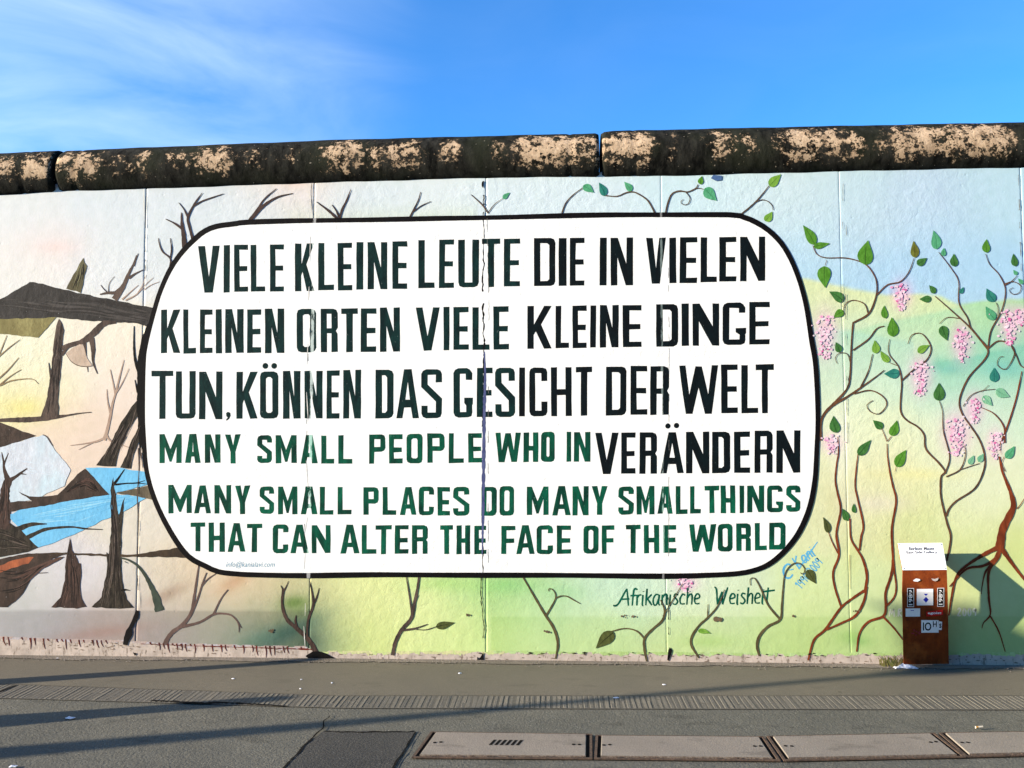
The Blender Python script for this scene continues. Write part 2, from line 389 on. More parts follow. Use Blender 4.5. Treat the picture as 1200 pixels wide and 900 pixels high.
def mural_rgb(px, py):
    wx = px+9*vnoise(px, py, 60, 1); wy = py+7*vnoise(px, py, 50, 2)
    c = rbf(wx, wy, BG, 30)
    s = rbf(wx, wy, SKY, 38)
    hill = np.interp(px, [-100, 930, 945, 960, 1000, 1040, 1080, 1105, 1122, 1150, 1200, 1300], [330, 326, 327, 330, 340, 346, 344, 348, 357, 353, 350, 345])+1.6*vnoise(px, py, 18, 3)
    left = px < 560
    t = sstep(-3.0, 3.0, hill-py)
    t = np.where(left, sstep(285, 330, 600-py-0) * 0 + sstep(-35, 35, 262-py), t)
    c = c*(1-t[:, None])+s*t[:, None]
    # hills behind the vines
    fw = (px > 900)
    def over(c, line, soft_bottom, rgb, amt):
        w = sstep(-3.5, 3.5, py-line)*np.exp(-np.clip(py-line, 0, None)/soft_bottom)*amt*fw
        return c*(1-w[:, None])+np.array(rgb, float)*w[:, None]
    c = over(c, np.interp(px, [930, 960, 1040, 1100, 1130, 1300], [326, 330, 346, 347, 362, 362])+1.6*vnoise(px, py, 18, 3), 28, (228, 238, 184), .6*(px < 1135))
    c = over(c, np.interp(px, [980, 1040, 1090, 1140, 1300], [392, 378, 368, 357, 350])+2*vnoise(px, py, 24, 6), 22, (176, 226, 182), .85)
    c = over(c, np.interp(px, [900, 980, 1010, 1060, 1300], [384, 386, 390, 400, 420]), 18, (160, 220, 208), .5*(px < 1070))
    c = over(c, np.interp(px, [1080, 1130, 1160, 1180, 1200, 1300], [428, 420, 413, 408, 404, 395])+3*vnoise(px, py, 12, 9), 14, (96, 194, 168), .8*sstep(1075, 1100, px))
    # soft painted blobs
    for b in [(1100,425,12,7,(110,200,170),.7),(1112,433,16,5,(96,186,176),.6),(1175,432,26,9,(92,190,186),.6),(30,478,26,12,(246,236,150),.7),(65,290,22,8,(250,222,216),.5),(345,214,18,7,(250,222,210),.6),
              (195,697,26,7,(150,120,100),.45,-25),(275,682,22,8,(190,130,90),.35,-30),(115,742,55,7,(190,146,134),.42,-8),(345,706,15,7,(96,128,60),.75,-8),(352,716,14,10,(110,140,80),.4),
              (335,742,42,11,(70,104,96),.8,-24),(362,752,14,12,(76,96,84),.6),(305,748,24,9,(120,160,140),.5,-14),(600,686,38,10,(136,206,120),.6),(520,684,40,9,(176,222,128),.5),(660,694,22,8,(150,214,150),.5),
              (998,746,16,8,(140,192,90),.6),(1008,752,12,5,(110,170,80),.5),(830,752,30,8,(168,212,110),.6),(980,588,12,26,(206,200,120),.4),(1030,590,40,12,(236,222,214),.5),(1075,556,60,7,(248,240,150),.45),(985,530,10,60,(248,250,236),.5),(1000,650,14,30,(206,216,120),.4)]:
        c = blob(c, px, py, *b)
    for x, y, w, h, hot in BLOOMS:
        c = blob(c, px, py, x, y-h*.08, w*.46, h*.50, (248, 206-24*hot, 228), .85)
    # painter's brush variation
    c = c+(2.6*vnoise(px, py, 22, 4)+2.0*vnoise(px, py, 9, 5))[:, None]*np.array([2.2, 1.6, 2.4])
    # darker band under the ledge at the left
    w = (sstep(714.5, 716.5, py+.7*vnoise(px, py, 30, 8))*(px < 362))[:, None]
    c = c*(1-w*.13)
    w = (sstep(721, 724, py)*(px > 575))[:, None]
    c = c*(1-w*np.array([.07, .045, .10]))
    pale = (sstep(560, 640, px)*sstep(300, 420, py)*.20)[:, None]
    c = c*(1-pale)+np.array([248, 249, 232.])*pale
    c = c*np.array([.99, .99, .985])
    return np.clip(c, 6, 255)
def srgb_arr(c):
    c = c/255.0
    return np.where(c <= .04045, c/12.92, ((c+.055)/1.055)**2.4)
m_mural, nt, b = newmat('mural_paint'); P = pos(nt)
at = N(nt, 'ShaderNodeAttribute', attribute_name='Col')
c = mix(nt, mrange(nt, noise(nt, P, 26, 4, .65), .35, .7, 0, .5), at.outputs['Color'], (.93, .93, .92), 'MULTIPLY')
c = mix(nt, mrange(nt, noise(nt, P, 70, 2, .7), .71, .75, 0, .5), c, (.30, .28, .25))
nt.links.new(c, b.inputs['Base Color']); b.inputs['Roughness'].default_value = .62; wall_relief(nt, b, P)
SEAM_D = {0: .0035, 1: .0022, 2: .0025, 3: .0012, 4: .0012, 5: .0022}     # how far each joint is still open
def wall_panel(k):
    x0, x1 = 1.2*k+.0007, 1.2*(k+1)-.0007; fine = -1 <= k <= 5
    nx, nz = (96, 270) if fine else (12, 34)
    u = np.linspace(0, 1, nx+1)
    if fine:                         # a few extra columns so that the edges roll into the joint
        e = np.array([0, .0025, .005, .0075, .012]); u = np.unique(np.concatenate([e, np.linspace(.02, .98, nx-7), 1-e])); nx = len(u)-1
    X = x0+(x1-x0)*u; top = WALL_H0+WALL_SL*X+.035
    Z = np.linspace(0, 1, nz+1)
    zz = -.06+(top[None, :]+.06)*Z[:, None]; xx = np.repeat(X[None, :], nz+1, 0)
    d = np.minimum(xx-x0, x1-xx); 
    dl, dr = SEAM_D.get(k, .003), SEAM_D.get(k+1, .003)
    yy = np.where(xx-x0 < x1-xx, dl, dr)*np.clip(1-d/.010, 0, 1)**1.6
    pts = np.stack([xx.ravel(), yy.ravel(), zz.ravel()], -1); n0 = len(pts)
    px, py = plan(pts*np.array([1, 0, 1])); colr = srgb_arr(mural_rgb(px, py))*.755
    fs = [(j*(nx+1)+i, j*(nx+1)+i+1, (j+1)*(nx+1)+i+1, (j+1)*(nx+1)+i) for j in range(nz) for i in range(nx)]
    T = .16
    back = [(x0, T, -.06), (x1, T, -.06), (x1, T, top[-1]), (x0, T, top[0])]
    vs = [tuple(p) for p in pts]+back
    bl, br, tr, tl = 0, nx, nz*(nx+1)+nx, nz*(nx+1); B = n0
    fs += [(B+1, B, B+3, B+2)]
    fs += [tuple([B]+[j*(nx+1) for j in range(nz+1)]+[B+3]), tuple([B+2]+[j*(nx+1)+nx for j in range(nz, -1, -1)]+[B+1]),
           tuple([B+3]+[nz*(nx+1)+i for i in range(nx+1)]+[B+2])]
    me = bpy.data.meshes.new('wall_panel'); me.from_pydata(vs, [], fs); me.update()
    ca = me.color_attributes.new('Col', 'FLOAT_COLOR', 'POINT')
    full = np.ones((len(vs), 4)); full[:n0, :3] = colr; full[n0:, :3] = .45
    ca.data.foreach_set('color', full.astype(np.float32).ravel())
    sm = [True]*(nx*nz)+[False]*(len(fs)-nx*nz); me.polygons.foreach_set('use_smooth', sm)
    return link('wall_panel', me, m_mural, wall)
for k in range(-6, 11): wall_panel(k)

# bare concrete foot of the wall, with the ragged lower edge of the mural and red drips
m_bare, nt, b = newmat('bare_concrete'); P = pos(nt)
c = mix(nt, mrange(nt, noise(nt, P, 12, 5, .65), .35, .7), (.52, .44, .385), (.35, .295, .255))
c = mix(nt, mrange(nt, noise(nt, scaled(nt, P, (1, 1, .3)), 45, 3, .7), .56, .66), c, (.20, .16, .13))
nt.links.new(c, b.inputs['Base Color']); wall_relief(nt, b, P)
topy = lambda x: np.interp(x, [-300, 0, 70, 150, 200, 360, 372, 460, 560, 800, 950, 1200, 1500], [745, 747, 750, 752, 755, 759, 764, 765, 764, 766, 766.5, 766, 766])
mb = MB(); pts = []
xs = np.arange(-300, 1500, 2.5)
up = [(x, topy(x)+random.uniform(-.8, .8)+.9*math.sin(x*.23)*math.sin(x*.061)+.7*math.sin(x*.71)*math.sin(x*.017)) for x in xs]
for seg0 in range(0, len(xs)-1, 40):
    seg = up[seg0:seg0+41]; Y = -.00022
    mb.add([wpt(x, y, Y) for x, y in seg]+[np.array([wpt(x, y, Y)[0], Y, -.03]) for x, y in seg], [(len(seg)+i, len(seg)+i+1, i+1, i) for i in range(len(seg)-1)])
mb.build('bare_foot', m_bare, wall)
for cols, xa, xb in (([(206,198,202),(200,180,172)], -60, 360), ([(214,228,158),(226,226,170)], 372, 590), ([(198,226,160),(188,216,142)], 580, 1240)):
    for c_ in cols:
        mb = MB()
        for _ in range(int((xb-xa)*.16)):
            x = random.uniform(xa, xb); y = topy(x)+random.uniform(-1.0, 1.0); w = random.uniform(1.5, 7); h = random.uniform(.8, 4.5)
            poly(mb, [(x-w, y-1), (x-w*.6, y+h*.3), (x-w*.2, y+h*random.uniform(.4, 1)), (x+w*.15, y+h*.4), (x+w*.5, y+h*random.uniform(.3, .9)), (x+w, y-1)], j=.25, seg=2)
        mb.build('paint_splash', paint('paint_splash', c_, None), wall)
mb = MB()
for _ in range(190):
    x = random.uniform(-40, 1230); y = random.uniform(topy(x)+2, topy(x)+11); w = random.uniform(.6, 3.5)
    poly(mb, [(x-w, y), (x-w*.2, y-random.uniform(.3, 1)), (x+w, y+random.uniform(-.3, .3)), (x+w*.1, y+random.uniform(.3, 1.1))], j=0)
mb.build('dirt_mark', paint('paint_dirt', (158, 138, 122), (118, 104, 92)), wall)
m_drip = paint('drip_paint', (120, 48, 36), (86, 50, 44))
mb = MB()
for x in list(np.arange(4, 355, 5.2)):
    if random.random() < .34 or 128 < x < 172: continue
    y = topy(x)-1; l = random.choice([4, 6, 9, 11, 13])*random.uniform(.7, 1.1)
    ribbon(mb, [(x, y), (x+random.uniform(0, 1.5), y+l*.5), (x+random.uniform(.5, 3.2), y+l)], [random.uniform(1.2, 2.6), 1.3, .5])
ribbon(mb, [(165, 754.5), (230, 757), (300, 759), (366, 761)], [.5, .8, 1.2, 1.6], .8)
mb.build('drip_stains', m_drip, wall)

# ---- painted landscape on the left
D1 = paint('paint_charcoal', (76, 72, 70), (52, 50, 48), sc2=14, speck=.45)
D2 = paint('paint_umber', (88, 72, 64), (58, 50, 45), sc2=16, speck=.4)
D3 = paint('paint_trunk', (112, 94, 84), (62, 54, 50), sc2=22, stretch=(1.5, 1, .35), speck=.3)
D4 = paint('paint_dark_bark', (80, 72, 62), (38, 35, 32), sc2=30, stretch=(1.4, 1, .4), speck=.35)
D5 = paint('paint_red_bark', (94, 74, 66), (54, 45, 42), sc2=26, stretch=(1.5, 1, .35), speck=.35)
OL = paint('paint_olive', (166, 156, 104), (132, 122, 78))
OL2 = paint('paint_olive_stump', (120, 116, 88), (92, 84, 62))
BL = paint('paint_water_blue', (134, 208, 246), (120, 198, 242), sc2=6)
BL2 = paint('paint_pale_blue', (208, 232, 242), (226, 228, 236), sc2=4)
OR = paint('paint_rust_patch', (196, 112, 74), (150, 88, 64))
TW = paint('paint_twig', (112, 94, 84), (84, 72, 66))
TWL = paint('paint_pale_twig', (196, 170, 150), (178, 150, 132))
TWY = paint('paint_ochre_twig', (176, 152, 112), (142, 116, 86))
GR = paint('paint_grey_green', (78, 88, 76), (58, 66, 58))
TAN = paint('paint_web_tan', (222, 200, 180), (206, 182, 160))
LINE = paint('paint_black', (26, 24, 24), (14, 14, 16))
def P_(name, polys, mat, smooth=False, j=.6, parent=wall):
    mb = MB()
    for p in polys: poly(mb, p, smooth=smooth, j=j)
    return mb.build(name, mat, parent)
def S_(name, strokes, mat, parent=wall):
    mb = MB()
    for p, w in strokes: ribbon(mb, p, w)
    return mb.build(name, mat, parent)
L = -160     # the painting runs on past the left edge of the view
P_('painted_pool', [[(L,560),(0,524),(50,509.5),(54,512),(62,524),(72,537),(83,551),(75,569),(45,583),(10,592),(L,600)]], BL2)
S_('painted_edge', [([(50,509.5),(55,512),(62,523)], [1, 1.6, .7])], TW)
P_('painted_rock', [[(L,470),(0,495.5),(42,511),(0,524),(L,556)]], D2)
P_('painted_water', [[(100,548),(140,548),(172,553.5),(176,567),(155,573),(135,578),(127,580)]], BL)
P_('painted_water', [[(9,604),(27,596),(62,590),(95,582),(127,579),(150,580),(171,584),(150,597),(120,610),(87,626),(60,637),(45,642),(32,632),(25,621)]], BL)
def bark(name, centre, half, tones, n, w=(.5, 1.3)):
    """loose brush marks along a painted trunk"""
    c = cr(centre, 3); m = len(c)
    for tone in tones:
        mb = MB()
        for _ in range(n):
            a = random.randint(0, max(0, m-6)); b_ = min(m-1, a+random.randint(5, max(6, m//2))); o = random.uniform(-.85, .85)
            pts = []
            for i in range(a, b_+1, 2):
                d = c[min(m-1, i+1)]-c[max(0, i-1)]; d = d/(np.linalg.norm(d)+1e-9); h = np.interp(i/(m-1), np.linspace(0, 1, len(half)), half)
                pts.append(c[i]+np.array([-d[1], d[0]])*h*o+np.array([random.uniform(-.4, .4), 0]))
            if len(pts) > 2: ribbon(mb, pts, [.2, random.uniform(*w), .2], .3)
        mb.build(name, tone, wall)
bark('brush_mark', [(14,612),(50,606),(90,600),(130,590),(160,583)], [3, 10, 14, 8, 2], [paint('water_light', (150, 216, 248), (168, 224, 248)), paint('water_deep', (116, 196, 240), (108, 188, 234))], 14, (.6, 1.8))
bark('brush_mark', [(15,540),(40,545),(62,552)], [10, 18, 10], [paint('pool_white', (222, 236, 246), (224, 230, 240))], 12, (1, 3))
P_('painted_mountain', [[(7,601),(10,588),(37,587),(30,582),(22,576),(34,581),(45,582.5),(67,580),(76,572),(82,565),(90,556),(99,549),(106,555),(112,562),(120,571),(128,579.5),(110,582),(95,584.5),(62,591),(27,597)]], D2)
P_('painted_ridge', [[(135,578),(155,573.5),(176,569),(186,588),(172,584),(162,582),(148,580)]], paint('paint_ridge', (124, 112, 92), (92, 84, 70)))
P_('painted_roof', [[(L,372),(0,373),(66,371.5),(45,396),(30,394),(0,391),(L,386)]], OL)
P_('painted_beam', [[(L,420),(L,395),(0,351),(35,331),(40,330.5),(95,344),(140,353),(181,361),(173,383),(160,379),(95,375),(67,372),(0,374),(L,376)]], D1)
P_('painted_stump', [[(77,338),(86,322),(93,310),(98,302.5),(99.5,307),(102,312),(98,328),(95,343)]], OL2)
S_('painted_branch', [([(134,351),(144,336),(151,320),(156,310),(160,299)], [8, 6, 4.5, 2.5, 1]), ([(117,345),(127,343),(135,343),(142,337)], [1.5, 3, 4, 4]), ([(151,326),(158,321),(168,316)], [3, 1.8, 1]),
   ([(157,312),(159,305),(162,297)], [1.5, .8]), ([(127,344),(121,338),(118,334)], [1.5, .7]), ([(127,342),(128,332),(134,324)], [1, .7, .5])], TW)
S_('painted_branch', [([(143,351),(153,342),(162,334)], [1.8, 1, .6]), ([(147,352),(160,345),(172,332),(180,325)], [1.6, 1.2, .8, .5]), ([(161,344),(167,334),(171,322)], [1, .6]), ([(168,340),(177,334),(187,330)], [.9, .5])], TWL)
S_('painted_shadow', [([(-30,495),(0,492.5),(37,491.5),(70,488),(92,484.5),(107,483)], [3, 3.5, 6, 6, 2, .8])], D3)
P_('painted_tree', [[(69,374),(72,379),(74.5,387),(73.5,400),(72.5,412),(70.5,440),(68,465),(69,489.5),(58,490.5),(47.5,490),(54,470),(59,440),(62.5,410),(64,393),(66.5,381)]], D3)
S_('painted_branch', [([(60,442),(58,432),(57,425)], [3.5, 2, .8]), ([(72,408),(84,403),(97,400),(110,390),(122,379),(136,378)], [5, 4, 7, 8, 7, 2]), ([(72,416),(80,407),(92,403)], [4, 2.5, 2]), ([(107,396),(109,410),(109,424),(114,438)], [7, 5, 2.6, 1]), ([(99,402),(100,415),(102,428),(103,436)], [4, 3, 1.6, .7])], D3)
mb = MB(); poly(mb, [(77,414),(88,406),(97,404),(102,420),(108,428),(100,430),(90,428),(82,422)], smooth=True, j=.2); mb.build('painted_web', TAN, wall)
S_('painted_edge', [([(77,414),(84,424),(94,429),(108,429)], [.6, 1, .6])], TW)
S_('painted_twig', [([(-8,449),(8,435),(22,419)], [1.8, 1.4, .7]), ([(-8,458),(8,444),(18,437),(25,433)], [2, 1.4, .6]), ([(0,452),(14,446),(37,444),(45,450)], [1.4, 1.6, 1.2, .5]), ([(-6,425),(0,413),(8,393)], [1.6, 1.2, .7]), ([(-4,420),(10,408),(23,398)], [1.8, 1.2, .6])], TWY)
S_('painted_sapling', [([(122,516),(126,502),(129,488),(132,472),(135,462),(140,442),(145,422)], [4.5, 3.2, 2.6, 2.2, 1.6, .7]), ([(135,462),(132,447),(129,433)], [2, 1.4, .7]), ([(135,462),(143,449),(151,432)], [1.6, 1, .5]), ([(129,484),(126,470),(125,456)], [2, 1.2, .6]), ([(124,512),(114,517),(98,520),(82,522)], [3, 2, 1, .6]), ([(125,510),(130,517),(150,524)], [2.4, 1.6, .6]), ([(110,518),(98,524),(92,527)], [1.2, .5])], TWL)
P_('painted_tree', [[(112,545),(120,536),(126,526),(135,508),(143,494),(154,477),(162,468),(163,484),(155,497),(148,508),(142,520),(138,533),(136,547)]], D4)
P_('painted_tree', [[(141,548),(148,533),(155,515),(161,503),(167,490),(166,512),(160,525),(155,538),(153,549.5)]], D4)
S_('painted_branch', [([(174,380),(168,400),(164,425),(164,455),(164.5,480),(165,505),(164,530)], [3, 5, 6, 7, 8, 6, 1]), ([(164,440),(159,425),(157,408),(157,382)], [4, 3, 2, 1]), ([(163,430),(165,408),(167,392)], [3, 2, 1]), ([(161,460),(158,445)], [2, .8])], LINE)
S_('painted_twig', [([(162,525),(163,550),(161,580),(162,610),(161,650)], [1.5, 1, 1.4, .8, .5]), ([(165,530),(167,548)], [1.2, .6])], TW)
P_('painted_hill', [[(L,590),(0,606),(10,611),(25,622),(45,641.5),(32,647),(0,653),(L,660)]], D4)
S_('painted_branch', [([(14,624),(24,619),(37,614.5),(55,614)], [8, 6, 4, 1]), ([(28,632),(40,626),(55,620),(82,617.5),(100,619.5),(120,620.5)], [6, 4.5, 3, 2.2, 1.8, .8])], D4)
S_('painted_tree', [([(2,620),(5,600),(6,575),(11,560)], [18, 14, 11, 10]), ([(9,564),(18,559),(26,553),(32,549)], [7, 4, 3, 1.2]), ([(9,562),(5,550),(4,540),(2,530)], [7, 4, 2.5, 1]), ([(4.5,545),(7,538),(10,531)], [2.4, 1]), ([(24,555),(31,556)], [2, .7])], D5)
P_('painted_horizon', [[(32,649),(77,647.5),(127,649.5),(160,650),(187,645),(209,642),(218,648),(228,655),(200,652.8),(160,652.5),(127,652),(80,650)]], paint('paint_horizon', (92, 76, 60), (66, 56, 48)))
P_('painted_arch', [[(L,660),(0,655),(32,648.5),(80,649.5),(72,651),(62,655),(53,660.5),(45,667.5),(38,676),(32,686),(26,696),(18,705),(9,711),(0,711),(L,712)]], D2)
P_('painted_patch', [[(L,676),(0,663),(14,657),(30,653),(40,653),(34,660),(20,664),(8,668),(0,671),(L,684)]], OR)
S_('painted_twig', [([(10,672),(30,671),(45,671.5),(56,671)], [2, 1.5, 1.2, .6])], D5)
P_('painted_stump', [[(82.5,630.5),(83,638),(84.5,645),(86.5,647),(90,655),(92,660),(94,660.5),(95.5,670),(94,687),(96,702),(101,711),(90,713),(75,712),(60,711.5),(71,700),(76,680),(77,660),(78,648),(80,640)]], D5)
P_('painted_tree', [[(132.5,559),(133,566),(136,580),(137,596),(139,606),(141,600),(143,588),(146,582),(145,595),(143.5,612),(142,630),(142,652),(143,680),(148,702),(157,712.5),(140,713),(107,711.5),(119,700),(124,676),(126,660),(124.5,647),(127.5,650),(129,635),(131,610),(131,595),(129.5,574)]], D4)
S_('painted_branch', [([(132,569),(137,563),(146,550)], [4, 2.5, 1]), ([(135,568),(148,566.5),(160,566),(170,563)], [2.4, 1.6, 1.6, .6]), ([(160,566),(175,567.5)], [1.4, .6]), ([(142,692),(147,691),(152,692)], [2.4, 1.8, .8])], LINE)
S_('painted_branch', [([(142,654),(150,656),(160,662),(168,671),(175,683),(182,698),(187,716)], [2, 2.4, 3.4, 4.2, 6, 9, 11]), ([(146,658),(150,660)], [1.2, .6])], GR)
S_('painted_branch', [([(193,755),(197,747),(203,740),(214,732),(224,718),(227,702),(230,682),(233,661)], [5, 4.6, 4.2, 4, 3.4, 2.6, 2, 1.2]), ([(225,717),(232,700),(237,684),(242,671)], [3, 2.2, 1.8, 1.2]), ([(236,687),(243,679),(253,672)], [2, 1.4, .8]), ([(213,734.5),(234,729),(250,720),(261,719),(271,721),(278,728),(283,736)], [3.6, 3, 2.6, 2.4, 2.2, 1.6, .8]), ([(250,720),(257,705),(262,697),(267,691)], [2.4, 2, 1.4, 1.2]), ([(278,728),(280,734),(280,741)], [1.6, .8])], paint('paint_branch_mauve', (128, 104, 96), (98, 80, 74)))
S_('painted_branch', [([(370,765),(366,756),(359,747),(346,735),(337,727),(332,716),(330.5,704),(332,691)], [6.5, 5, 4.4, 4.4, 4, 3.4, 3.2, 3]), ([(332,692),(329,686)], [2, .7]), ([(332.5,692),(335,688),(338,681)], [2, 1.2, .6]), ([(348,736),(346,728),(347,721)], [3, 2.2, 1]), ([(360,746),(360,734),(362,723),(367,709),(366,697),(363,681)], [2, 2.5, 3, 3, 2, 1]), ([(367,709),(371,700),(374,689)], [2.4, 1.8, .8])], D5)

B1, B2, B3 = paint('bark_light', (118, 104, 94), (98, 86, 78)), paint('bark_shade', (48, 42, 39), (40, 35, 33)), paint('bark_rust', (112, 86, 76), (92, 70, 62))
bark('brush_mark', [(132,562),(133,590),(135,630),(134,670),(132,711)], [1.5, 4, 6.5, 9, 18], [B1, B2], 26)
bark('brush_mark', [(82,634),(83,660),(84,685),(80,711)], [1, 5, 9, 17], [B3, B2], 20)
bark('brush_mark', [(71,378),(68,410),(64,440),(61,470),(58,489)], [1.5, 4.5, 6, 7.5, 10], [B1, B2], 20)
bark('brush_mark', [(158,478),(148,500),(136,523),(126,545)], [3, 6, 7.5, 9], [B1, B2], 16)
bark('brush_mark', [(164,498),(157,518),(148,547)], [2, 4, 5.5], [B1, B2], 9)
bark('brush_mark', [(7,562),(6,585),(3,615)], [3, 6, 9], [B3, B2], 12)
bark('brush_mark', [(-10,352),(30,352),(70,358),(110,360),(176,372)], [8, 14, 11, 12, 8], [paint('beam_shade', (62, 58, 56), (56, 52, 50)), paint('beam_light', (88, 83, 80), (80, 75, 72))], 22, (.8, 2.6))
bark('brush_mark', [(-10,682),(20,680),(50,663),(75,652)], [18, 13, 4, 1], [B2, B3], 22, (.8, 2.2))
bark('brush_mark', [(-20,625),(8,632),(35,640)], [16, 14, 4], [B1, B2], 16, (.6, 1.6))
bark('brush_mark', [(78,577),(92,569),(103,567),(116,577)], [1, 4, 8, 1], [B3, B2], 14, (.6, 1.6))
bark('brush_mark', [(88,340),(94,322),(97,306)], [9, 7, 2], [paint('stump_light', (150, 146, 112), (136, 130, 96)), B2], 8)

# ---- sprigs along the top edge
K1 = paint('paint_top_twig', (92, 72, 66), (60, 50, 48))
S_('painted_twig', [([(226,281),(222,266),(220,255),(226,242),(231,234),(237,226)], [3.4, 3.2, 3, 2.6, 2, .8]), ([(226,242),(236,236),(247,232),(262,227)], [2, 1.6, 1.4, .7]), ([(220,255),(216,246),(209.5,237.5)], [2.2, 1.6, .8])], K1)
S_('painted_twig', [([(216,290),(215,275),(213,262),(212.5,249)], [5, 5, 3.4, 1]), ([(213,268),(205,262),(194,256.5)], [2.6, 2, .9])], K1)
S_('painted_twig', [([(199,314),(199.5,303),(191,295.5),(187,287),(185.5,279)], [2.2, 2, 1.8, 1.6, .9]), ([(199.5,302),(201,292),(199.5,279)], [1.8, 1.6, .8])], K1)
S_('painted_twig', [([(290,261),(300,250),(310,240),(325,231),(343,226.5)], [4.5, 4, 3, 2, .8]), ([(300,250),(306,238),(313,230),(324,221)], [2.4, 2, 1.6, .8]), ([(296,252),(303,242)], [1.6, .8])], K1)
S_('painted_twig', [([(396,257),(385,247),(371,236.5)], [3.4, 2.6, 1]), ([(398,256),(394,247),(389,240)], [2.6, 2, .9]), ([(398,256),(401,245),(406,235),(411,222)], [2.6, 2.2, 1.8, .8])], K1)
S_('painted_twig', [([(480,255),(486,243),(490,235),(493,225)], [2, 1.8, 1.4, .8]), ([(484,248),(494,241),(505,236)], [1.6, 1.2, .7])], K1)

VB = paint('paint_vine_brown', (126, 84, 58), (84, 62, 48), sc2=20)
VT = paint('paint_vine_thin', (112, 88, 66), (84, 70, 58), sc2=20)
VR = paint('paint_vine_russet', (152, 74, 42), (110, 52, 32), sc2=16, stretch=(1.5, 1, .4))
VO = paint('paint_vine_olive', (112, 100, 68), (82, 74, 52), sc2=20)
GL = {'g': paint('paint_leaf_green', (104, 164, 62), (76, 132, 42), sc2=45), 'd': paint('paint_leaf_dark', (82, 138, 70), (56, 104, 52), sc2=45),
      't': paint('paint_leaf_teal', (64, 150, 130), (44, 120, 112), sc2=45), 'p': paint('paint_leaf_pale', (150, 206, 164), (118, 186, 150), sc2=45),
      'm': paint('paint_leaf_mint', (104, 186, 140), (78, 160, 112), sc2=45), 'o': paint('paint_leaf_olive', (98, 104, 58), (70, 78, 44), sc2=45), 'b': paint('paint_leaf_brown', (128, 136, 58), (104, 104, 44), sc2=45),
      'y': paint('paint_leaf_lime', (142, 186, 80), (112, 164, 60), sc2=45)}
VEIN = {k: paint('paint_vein_'+k, c, None) for k, c in {'g': (70,118,44), 'd': (50,92,46), 't': (36,104,98), 'p': (110,176,140), 'm': (70,146,102), 'o': (58,62,36), 'b': (90,88,38), 'y': (98,144,56)}.items()}
def leaf(base, tip, w, kind, parent):
    b_, t_ = np.array(base, float), np.array(tip, float); d = t_-b_; n = np.array([-d[1], d[0]])/np.linalg.norm(d)
    prof = [(0, .12), (.06, .55), (.16, .86), (.30, 1), (.45, .95), (.60, .74), (.76, .45), (.90, .18), (1.0, 0)]
    bend = random.uniform(-.06, .06)*np.linalg.norm(d)
    c = lambda t: b_+d*t+n*bend*math.sin(t*math.pi)
    pl = [c(t)+n*w*.5*a for t, a in prof]+[c(t)-n*w*.5*a for t, a in prof[::-1][1:]]
    mb = MB(); poly(mb, pl, j=.12, seg=40)
    o = mb.build('painted_leaf', GL[kind], parent)
    v = MB(); ribbon(v, [c(.02), c(.5), c(.88)], [w*.06+.35, w*.05+.25, .2]); v.build('leaf_vein', VEIN[kind], None)
    vo = bpy.data.objects[[x.name for x in COL.objects][-1]]
    # the vein is pattern on its leaf: merge it into the leaf's mesh
    me = o.data; nb = len(me.vertices); me2 = vo.data
    bm = bmesh.new(); bm.from_mesh(me); bm.from_mesh(me2); 
    nf = len(me.polygons); bm.faces.ensure_lookup_table()
    for f in bm.faces[nf:]: f.material_index = 1
    bm.to_mesh(me); bm.free(); me.materials.append(VEIN[kind])
    bpy.data.objects.remove(vo); return o
def vine(strokes, leaves, mat, name='painted_vine'):
    o = S_(name, strokes, mat)
    for base, tip, w, k in leaves: leaf(base, tip, w, k, o)
    return o
def c5(*p): return [(900+x/4, 180+y/4) for x, y in p]
def c6(*p): return [(900+x/4, 380+y/4) for x, y in p]
def c7(*p): return [(900+x/4, 570+y/4) for x, y in p]
def l5(b, t, w, k): return (*c5(b, t), w/4*1.04, k)
def l6(b, t, w, k): return (*c6(b, t), w/4*1.04, k)
def l7(b, t, w, k): return (*c7(b, t), w/4*1.04, k)
def t6(b, t, w, k): return ((400+b[0]/3, 130+b[1]/3), (400+t[0]/3, 130+t[1]/3), w/3, k)
def t7(b, t, w, k): return ((800+b[0]/3, 130+b[1]/3), (800+t[0]/3, 130+t[1]/3), w/3, k)
# tops of vines above the text panel
vine([([(572,250),(565,240),(552,228)], [1.6, 1.4, .8]), ([(572,249),(580,239),(590,232)], [1, .8, .5])], [t6((568,308),(592,286),16,'m')], VT)
vine([([(658,251),(663,238),(672,228),(683,220)], [1.6, 1.5, 1.2, .8])], [t6((850,263),(888,287),28,'m')], VT)
vine([([(768,251),(763,241),(757,233),(743,225),(733,226),(723,230),(708,229)], [2, 1.8, 1.6, 1.5, 1.3, 1.2, 1])], [t6((927,298),(905,251),28,'t'), t6((1020,281),(994,249),24,'m')], VT)
vine([([(780,250),(782,240),(786,229),(791,225),(798,223.7),(805,225),(811,223),(816,220),(818,216)], [2, 1.9, 1.8, 1.7, 1.6, 1.5, 1.3, 1]), ([(803,224.5),(807,229),(808.7,233),(806.7,238.5),(802.7,240),(799,238.7),(798,236),(801,233.7)], [1.2, 1.1, .9, .8, .6]), ([(815,221),(820,220.5),(825,222)], [1, .7])], [t7((78,272),(120,316),40,'m'), t7((62,258),(68,228),20,'g')], VT)
vine([([(867,252),(876,245),(885,237),(893,228),(901,218)], [1.8, 1.7, 1.5, 1]), ([(885,237),(893,234),(900,236),(905,241),(906,246)], [1.2, 1.1, .9, .7])], [t7((305,264),(346,222),33,'y'), t7((290,387),(315,353),28,'y')], VT)

